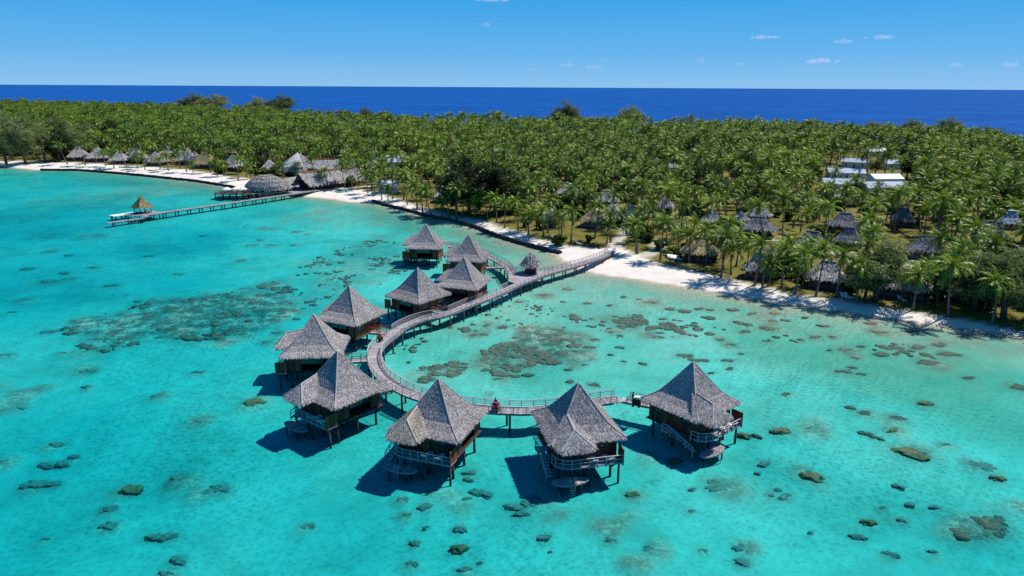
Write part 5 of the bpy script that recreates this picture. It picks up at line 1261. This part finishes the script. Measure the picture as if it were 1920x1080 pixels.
for a in [(880,399,21,20,'dark',0,'tallest of the big dark trees on the beach behind the bungalows'),(928,405,20,19,'dark',1,'big dark tree spreading over the beach right of the tallest one'),(856,392,15,14,'dark',1,'lower dark tree at the left of the big dark group'),(960,398,13,13,'dark',0,'dark tree with thin crown at the right of the big dark group')]:
    p=T(*a,name='broadleaf_tree');TP.append((p.x,p.y,6.5));VIEWS.append((p.x,p.y,6,14))
for i,(x,y,h_,w_) in enumerate([(-40,306,25,22),(12,306,24,20),(48,307,25,20),(85,304,22,18),(112,303,19,17),(140,298,20,17),(60,290,26,20),(175,285,20,18),(210,283,21,18),(120,280,24,19),(20,285,26,20),(250,278,18,16),(290,276,17,15),(-90,300,25,22),(315,268,17,14)]):
    T(x,y,h_,w_,'needle' if i%4 else 'dark',i%2,None,group='casuarinas at the wooded tip')
    o=list(bpy.data.objects)[-1]
    p=at(x,y,1.2);TP.append((p.x,p.y,w_*.32))
wood_tip=[o for o in sc.objects if o.get('group')=='casuarinas at the wooded tip']
first=at(147,300,1.2);wood_tip.sort(key=lambda o:(Vector(o.location)-first).length)
for i,o in enumerate(wood_tip):o['label']=f'tall casuarina of the wooded tip on the left, {ORD[i]} nearest the far beach huts'
for i,(x,yb,h_,w_,lab) in enumerate([(1056,250,27,25,'dark round tree standing above the palm skyline right of the middle'),(1180,252,25,24,'dark round tree on the palm skyline right of the tallest one'),(1085,251,19,16,'low tree on the skyline beside the tallest round tree'),(1165,252,17,18,'low tree left of the second round skyline tree'),(360,214,28,40,'broad tree at the left of the skyline above the palms'),(400,216,28,42,'broad tree right beside the leftmost one on the skyline'),(478,219,25,32,'left of the two broad trees standing against the ocean'),(525,222,29,38,'right of the two broad trees standing against the ocean'),(1622,263,15,24,'low skyline tree above the staff compound, left one'),(1655,265,14,26,'low skyline tree above the staff compound, middle one'),(1697,268,18,20,'skyline tree above the staff compound, right one'),(1778,276,21,22,'pointed skyline tree right of the staff compound'),(1752,274,13,16,'low skyline tree left of the pointed one'),(1842,281,16,17,'left of the pair of skyline trees at the right'),(1872,283,14,13,'right of the pair of skyline trees at the right'),(690,240,20,16,'reddish topped tree on the skyline above the reception hall'),(1380,255,16,16,'small dark tree on the skyline right of centre')]):
    T(x,yb,h_*1.15,w_*1.2,'needle',i%2,lab,name='skyline_tree')
# shrubs on the lawns and beside the huts
SHR=[(598,347),(612,345),(640,341),(648,346),(660,350),(418,325),(426,310),(396,312),(405,318),(520,330),(448,322),(1050,457),(1103,455),(1262,480),(1335,492),(1420,515),(1490,520),(1500,527),(1600,545),(1660,545),(1745,545),(1735,560),(1770,540),(1812,570),(1545,540),(1280,470),(1235,470),(1015,430),(985,425),(900,392),(1400,505),(1460,520),(1585,530),(1850,575),(1590,548),(1350,470),(1215,455),(1540,470),(1660,470),(1700,480)]
its=[]
PLM=[('the jetty foot',592,356),('the far beach straw hut',386,312),('the oval restaurant roof',494,345),('the long reception hall',620,335),('the pale blue roof',718,310),('the white lawn kiosk',727,350),('the big dark trees',900,400),('the straw-topped bungalow',1117,425),('the boardwalk landing',1150,468),('the row of four loungers',1265,487),('the dark beach bungalow',1313,480),('the large blue-grey villa',1422,435),('the tall cone roof',1439,470),('the wide dark porch',1550,535),('the rounded dark porch',1698,550),('the villa with white plank walls',1522,470),('the dark grey hip villa',1584,430),('the two-tone villa',1694,425),('the drooping right casuarina',1885,596),('the staff compound',1620,345),('the first far beach hut',147,305),('the shaded right villa',1853,445)]
PL=[(n_,*at(x,y,1.2)[:2]) for n_,x,y in PLM]
def lmk(x,y):
    q=min(PL,key=lambda q:math.hypot(q[1]-x,q[2]-y));return q[0],math.hypot(q[1]-x,q[2]-y)
for i,(x,y) in enumerate(SHR):
    p=at(x,y,1.2);s=random.uniform(.75,1.35)*(1.6 if y<360 else 1)
    o=put_tree('shrub','bush',i%2,(p.x,p.y,gz(p.x,p.y)-.05),random.uniform(0,6.28),s,s*random.uniform(.8,1.2),'x','shrub')
    its.append((o,*lmk(p.x,p.y),'tall green' if s>1.3 else 'low green'))
uniq(its,'garden shrubs',lambda look,lm,o:(f'{look} garden shrub, {o} to {lm}').replace('only to','the only one near').replace('one of those far to','one of those away from'))
its=[]
for i,(x,y,h_,w_) in enumerate([(1640,330,11,10),(1700,335,12,11),(1730,350,11,11),(1760,330,12,12),(1600,385,10,9),(1655,395,10,9),(1490,395,9,8),(1470,340,10,9),(1240,345,10,9),(1010,330,11,10),(985,345,10,9),(780,330,12,11),(690,315,12,10),(530,280,14,13),(470,270,13,12),(380,260,14,13),(330,250,14,13),(1130,330,10,9),(1820,380,11,11),(1880,360,12,11),(1780,400,10,9),(1330,355,9,8),(1395,345,9,9),(1545,385,10,9),(430,262,14,14),(230,245,15,15),(150,250,16,16),(860,275,14,12),(1080,285,12,11),(1500,290,12,11),(1850,310,13,13),(1740,300,13,12)]):
    p=at(x,y,1.2);TP.append((p.x,p.y,w_*.3))
    o=put_tree('broadleaf_tree' if i%3 else 'casuarina_tree','dark' if i%3==1 else 'needle',i%2,(p.x,p.y,1.1),random.uniform(0,6.28),w_/11.8,h_/14,'x','tree')
    its.append((o,*lmk(p.x,p.y),'dark broadleaf' if i%3==1 else 'grey-green feathery'))
uniq(its,'other trees within the palm grove',lambda look,lm,o:(f'{look} tree among palms, {o} to {lm}').replace('only to','the only one near').replace('one of those far to','one of those away from'))
# ------------------------------------------------------------------ coconut palms: front row from the photograph, then the grove
FRONT=[(727,374),(744,361),(757,374),(773,372),(800,386),(810,399),(828,402),(856,408),(889,409),(914,411),(931,416),(946,426),(971,430),(987,430),(991,438),(1006,430),(1019,442),(1027,436),(1049,452),(1052,441),(1070,455),(1114,447),(1137,458),(1145,455),(1175,438),(1192,474),
(1195,476),(1238,487),(1292,493),(1299,485),(1324,495),(1355,503),(1371,514),(1415,532),(1465,537),(1521,510),(1529,554),(1569,553),(1723,557),(1758,566),(1775,561),(1789,556),(1398,520),(1440,535),(1205,452),(1225,448),(1250,462),(1270,470),(1345,480),(1380,500),(1480,520),(1505,535),(1610,540),(1655,552),(1738,562),(1805,568),(1845,578),(1865,590),(1740,525),(1770,530),(1800,540),(1815,505),(1790,512),(1850,520),(1880,540),(1835,490),
(1352,519),(1430,536),(1490,549),(1605,564),(1712,578),(1780,588),(1860,603),(690,362),(702,366),(716,372),(736,372),(764,382),(782,388),(792,394),(842,405),(868,405),(700,352),(713,356),(660,352),(672,356),(614,354),(648,353),(760,360),(775,362),
(128,308),(160,310),(198,311),(214,314),(240,314),(258,316),(272,318),(300,318),(316,320),(338,316),(350,322),(362,324),(408,330),(420,330),(447,338),(462,332),(470,335),(395,324),(285,312),(180,306),(560,330),(600,318),(535,335)]
pts=[]
for x,y in FRONT:
    p=at(x,y,1.2);pts.append((p.x,p.y,1))
rg=random.Random(99);cell={};
def ok(x,y,dm):
    i,j=int(x//6),int(y//6)
    for a in range(i-1,i+2):
        for c in range(j-1,j+2):
            for (u,v_) in cell.get((a,c),()):
                if (u-x)**2+(v_-y)**2<dm*dm:return False
    return True
def put(x,y):cell.setdefault((int(x//6),int(y//6)),[]).append((x,y))
for x,y,_ in pts:put(x,y)
cand=[]
N=90000
yy=90+(1420-90)*np.random.rand(N)**.75;xx=(np.random.rand(N)*2-1)*(.80*yy+40)
C=np.stack([xx,yy],-1);C=C[inside(C,inner)]
dg=seg_dist(C,grass);dpw=np.min([seg_dist(C,pw) for pw in PATHW],0)
clear_px=[[(1535,300),(1600,285),(1700,292),(1722,372),(1640,378),(1540,376)],[(690,340),(760,340),(800,372),(850,395),(800,392),(740,372),(700,360)],[(1170,440),(1260,470),(1350,500),(1300,503),(1220,484),(1150,462)],[(960,420),(1100,450),(1150,462),(1060,456),(990,438)],[(1640,450),(1720,470),(1900,500),(1900,515),(1700,490),(1600,470)],[(1260,305),(1300,303),(1310,318),(1265,322)],[(900,283),(965,283),(965,291),(900,291)]]
clear=[np.array([at(x,y,1.2)[:2] for x,y in p]) for p in clear_px]
keep=np.ones(len(C),bool)
for p in clear:keep&=~(inside(C,p)&(np.random.rand(len(C))>.2))
C=C[keep&(dg>1.5)&(dpw>1.6)];
gd=seg_dist(C,grass)
hx=np.array(HUTS);far=np.array(TP)
vw=np.array(VIEWS)
for (x,y),g in zip(C,gd):
    if len(hx) and (np.hypot(hx[:,0]-x,hx[:,1]-y)<hx[:,2]).any():continue
    if (np.hypot(far[:,0]-x,far[:,1]-y)<far[:,2]).any():continue
    # sight lines: thin the palms between a visible roof and the open side it faces
    dd=np.hypot(vw[:,0],vw[:,1]);ux,uy=-vw[:,0]/dd,-vw[:,1]/dd
    s=(x-vw[:,0])*ux+(y-vw[:,1])*uy;o_=np.abs((x-vw[:,0])*uy-(y-vw[:,1])*ux)
    hit=(s>0)&(s<vw[:,3]*np.where(vw[:,0]<-60,1.15,np.where(vw[:,1]<300,3.0,2.0)))&(o_<vw[:,2]+2.2)
    if hit.any() and rg.random()>.05:continue
    if mnoise.fractal(Vector((x*.03,y*.02,3)),1,2,3)<-.24:continue
    D=math.hypot(x,y);dm=5.9 if D<420 else 5.4
    if g<16 and rg.random()>.45:continue
    if ok(x,y,dm*rg.uniform(.8,1.25)):put(x,y);pts.append((x,y,0))
print('palms',len(pts))
scored=[]
for x,y,fr_ in pts:
    px,py=proj((x,y,9))
    inv=-40<px<1960
    scored.append((0 if fr_ else 1,(0 if inv else 1),math.hypot(x,y),x,y))
scored.sort(key=lambda q:(q[1] if q[0] else 0,q[2]-(1000 if q[0]==0 else 0)))
near=scored[:296];rest=scored[296:]
P=np.array([(q[3],q[4]) for q in near]);d,dep=ground(P);zz=hgt(d,dep)
its=[];src={}
for q,z in zip(near,zz):
    x,y=q[3],q[4];px,py=proj((x,y,1))
    k=rg.choices(range(8),[3,3,3,2,2.5,2,3,1])[0]
    if q[0]==0:k=rg.choice([1,4,3,5,0,3,7,1])
    rz=rg.uniform(0,6.28)
    if q[0]==0 or seg_dist(np.array([[x,y]]),grass)[0]<12:rz=R(rg.uniform(-150,-60)+(-20 if px>1150 else 0)) # beach palms lean to the water
    s=rg.uniform(.82,1.02)
    if 1520<px<1535 and py>545:k,rz,s=4,R(60),.95
    if px>1650 and py<545:s*=1.12
    o=put_palm(x,y,z-.05,k,rz,s,'x','coconut palms near the beaches');o['category']='palm tree'
    src.setdefault(k,o);h_=PALM[k][3]*s;l_=PALM[k][4]*s
    look=('tall' if h_>10.4 else 'short' if h_<7.8 else 'mid-height')+(' leaning' if l_>1.9 else ' upright')
    its.append((o,*lmk(x,y),look))
uniq(its,'coconut palms near the beaches',lambda look,lm,o:(f'{look} coconut palm, {o} to {lm}').replace('only to','the only such one near').replace('one of those far to','one of those standing away from'))
for k in range(8):
    if k not in src:src[k]=None
# the grove behind: thousands of palms read as one mass, geometry nodes instance the palms above
def scatter(name,P3,var,rot,scl,sources,label,cat):
    me=bpy.data.meshes.new(name);me.from_pydata(P3,[],[])
    for nm,ty,dat,fld in(('var','INT',var,'value'),('rz','FLOAT',rot,'value'),('sc','FLOAT',scl,'value')):
        a=me.attributes.new(nm,ty,'POINT');a.data.foreach_set(fld,dat)
    o=bpy.data.objects.new(name,me);link(o);tag(o,label,cat,kind='stuff')
    ng=bpy.data.node_groups.new(name,'GeometryNodeTree');ng.interface.new_socket('Geometry',in_out='INPUT',socket_type='NodeSocketGeometry');ng.interface.new_socket('Geometry',in_out='OUTPUT',socket_type='NodeSocketGeometry')
    N_=ng.nodes;L_=ng.links;gi=N_.new('NodeGroupInput');go=N_.new('NodeGroupOutput');jo=N_.new('GeometryNodeJoinGeometry')
    m2p=N_.new('GeometryNodeMeshToPoints');L_.new(gi.outputs[0],m2p.inputs[0])
    def na(nm,ty):
        n=N_.new('GeometryNodeInputNamedAttribute');n.data_type=ty;n.inputs[0].default_value=nm;return n.outputs[0]
    va,ro,sc_=na('var','INT'),na('rz','FLOAT'),na('sc','FLOAT')
    cx=N_.new('ShaderNodeCombineXYZ');L_.new(ro,cx.inputs[2])
    for k,(tr,cr) in enumerate(sources):
        j=N_.new('GeometryNodeJoinGeometry')
        for ob in(tr,cr):
            oi=N_.new('GeometryNodeObjectInfo');oi.transform_space='ORIGINAL';oi.inputs[0].default_value=ob;oi.inputs[1].default_value=False
            tf=N_.new('GeometryNodeTransform');tf.inputs['Translation'].default_value=ob.location;L_.new(oi.outputs['Geometry'],tf.inputs[0]);L_.new(tf.outputs[0],j.inputs[0])
        cmp=N_.new('FunctionNodeCompare');cmp.data_type='INT';cmp.operation='EQUAL';L_.new(va,cmp.inputs[2]);cmp.inputs[3].default_value=k
        ip=N_.new('GeometryNodeInstanceOnPoints');L_.new(m2p.outputs[0],ip.inputs['Points']);L_.new(cmp.outputs[0],ip.inputs['Selection']);L_.new(j.outputs[0],ip.inputs['Instance'])
        e2=N_.new('FunctionNodeEulerToRotation');L_.new(cx.outputs[0],e2.inputs[0]);L_.new(e2.outputs[0],ip.inputs['Rotation']);L_.new(sc_,ip.inputs['Scale']);L_.new(ip.outputs[0],jo.inputs[0])
    L_.new(jo.outputs[0],go.inputs[0]);md=o.modifiers.new('scatter','NODES');md.node_group=ng
    return o
P=np.array([(q[3],q[4]) for q in rest]);d,dep=ground(P);zz=hgt(d,dep)-.1
ks=[k for k in range(8) if src[k] is not None];srcs=[(kids(src[k])[0],kids(src[k])[1]) for k in ks]
nr=len(P);wts=np.array([[3,3,3,1.2,2.5,.8,3,.4][k] for k in ks]);var=np.random.choice(len(ks),nr,p=wts/wts.sum()).astype(np.int32)
scatter('palm_grove',[(a,c,z) for (a,c),z in zip(P,zz)],var,(WIND+np.random.normal(0,.55,nr)).astype(np.float32),(np.random.normal(.98,.15,nr)*(1+.16*fbm(P,.015,3,8))).clip(.55,1.4).astype(np.float32),srcs,'dense grove of coconut palms covering the island to the ocean side','palm grove')
shr=[o for o in sc.objects if o.name.startswith('shrub')][:2]
nu=5200;C=[];
yy=110+(1350-110)*np.random.rand(60000)**.9;xx=(np.random.rand(60000)*2-1)*(.8*yy+40);U=np.stack([xx,yy],-1);U=U[inside(U,inner)];U=U[seg_dist(U,grass)>9]
dh=np.array([(np.hypot(hx[:,0]-x,hx[:,1]-y)<hx[:,2]*1.02).any() for x,y in U]);U=U[~dh]
for p in clear:U=U[~inside(U,p)]
U=U[np.min([seg_dist(U,pw) for pw in PATHW],0)>2.5]
D=np.hypot(U[:,0],U[:,1]);U=U[np.random.rand(len(U))<np.clip((D-120)/500,.04,.6)];U=U[:nu]
d,dep=ground(U);zz=hgt(d,dep)
scatter('undergrowth',[(a,c,z) for (a,c),z in zip(U,zz)],np.random.randint(0,2,len(U)).astype(np.int32),(np.random.rand(len(U))*6.28).astype(np.float32),np.random.uniform(.6,1.7,len(U)).astype(np.float32),[tuple(kids(o)) for o in shr],'low green undergrowth between the palms','undergrowth')
# ------------------------------------------------------------------ small fair-weather clouds far over the ocean
m,t=mat('cloud_vapour');pv=t.new('ShaderNodeVolumePrincipled');pv.inputs['Color'].default_value=(.90,.95,1,1);pv.inputs['Density'].default_value=.0045;pv.inputs['Anisotropy'].default_value=.2;t.ln(pv.outputs[0],t.out.inputs[1])
def cloud(px,py,wpx,hpx,label,seed,dist=14000):
    rg=random.Random(seed);d=at(px,py,H+100 if py<166 else 0) ;k=None
    dx=px-960;dy=540-py;dirv=_f*F+_r*(_c*dx-_s*dy)+_u*(_s*dx+_c*dy);dirv/=np.linalg.norm(dirv)
    c=np.array([0,0,H])+dirv*dist;wd=wpx/F*dist;hg=hpx/F*dist;b=MB()
    me=bpy.data.meshes.new('cloud');import bmesh
    bm=bmesh.new()
    for i in range(7):
        f=rg.uniform(-.45,.45);s=(1-abs(f)*1.5)*rg.uniform(.6,1.1);r=bmesh.ops.create_icosphere(bm,subdivisions=3,radius=1)
        for v in r['verts']:
            n=1+.35*mnoise.fractal(v.co*1.6+Vector((seed,i,0)),1,2,3)
            v.co=Vector((f*wd+v.co.x*wd*.22*n*max(.35,s),v.co.y*wd*.18*n,(v.co.z*n+.2*s)*hg*.42*max(.3,s)))
    bm.to_mesh(me);bm.free();me.materials.append(m)
    o=bpy.data.objects.new('cloud',me);link(o);o.location=c;tag(o,label,'cloud','small clouds over the ocean');o.rotation_euler=(0,0,-math.atan2(c[0],c[1]))
for i,a in enumerate([(1435,70,46,11,'brightest flat little cloud high above the ocean'),(1581,78,30,16,'round little cloud between the two flat ones'),(1648,70,46,10,'slanting flat little cloud, rightmost of the three high ones'),(912,47,20,13,'tiny lone cloud high near the middle of the sky'),(1316,113,20,14,'small upright puff low above the ocean right of centre'),(1540,115,52,13,'widest low cloud puff above the ocean'),(1065,122,30,12,'pair of joined puffs low above the ocean near the middle'),(1112,126,36,7,'thin low cloud right of the joined puffs'),(1135,112,12,9,'tiny puff above the thin low cloud'),(1795,122,26,10,'low puff toward the right, left of the two last'),(1895,122,30,12,'last low puff at the right edge of the sky'),(1390,120,18,8,'small low puff left of the widest one'),(995,130,20,8,'faint low puff near the middle of the horizon'),(930,1,70,6,'thin cloud cut by the top of the view')]):
    cloud(*a,seed=i+3)
cam.clip_end=120000
print('objects',len(sc.objects))
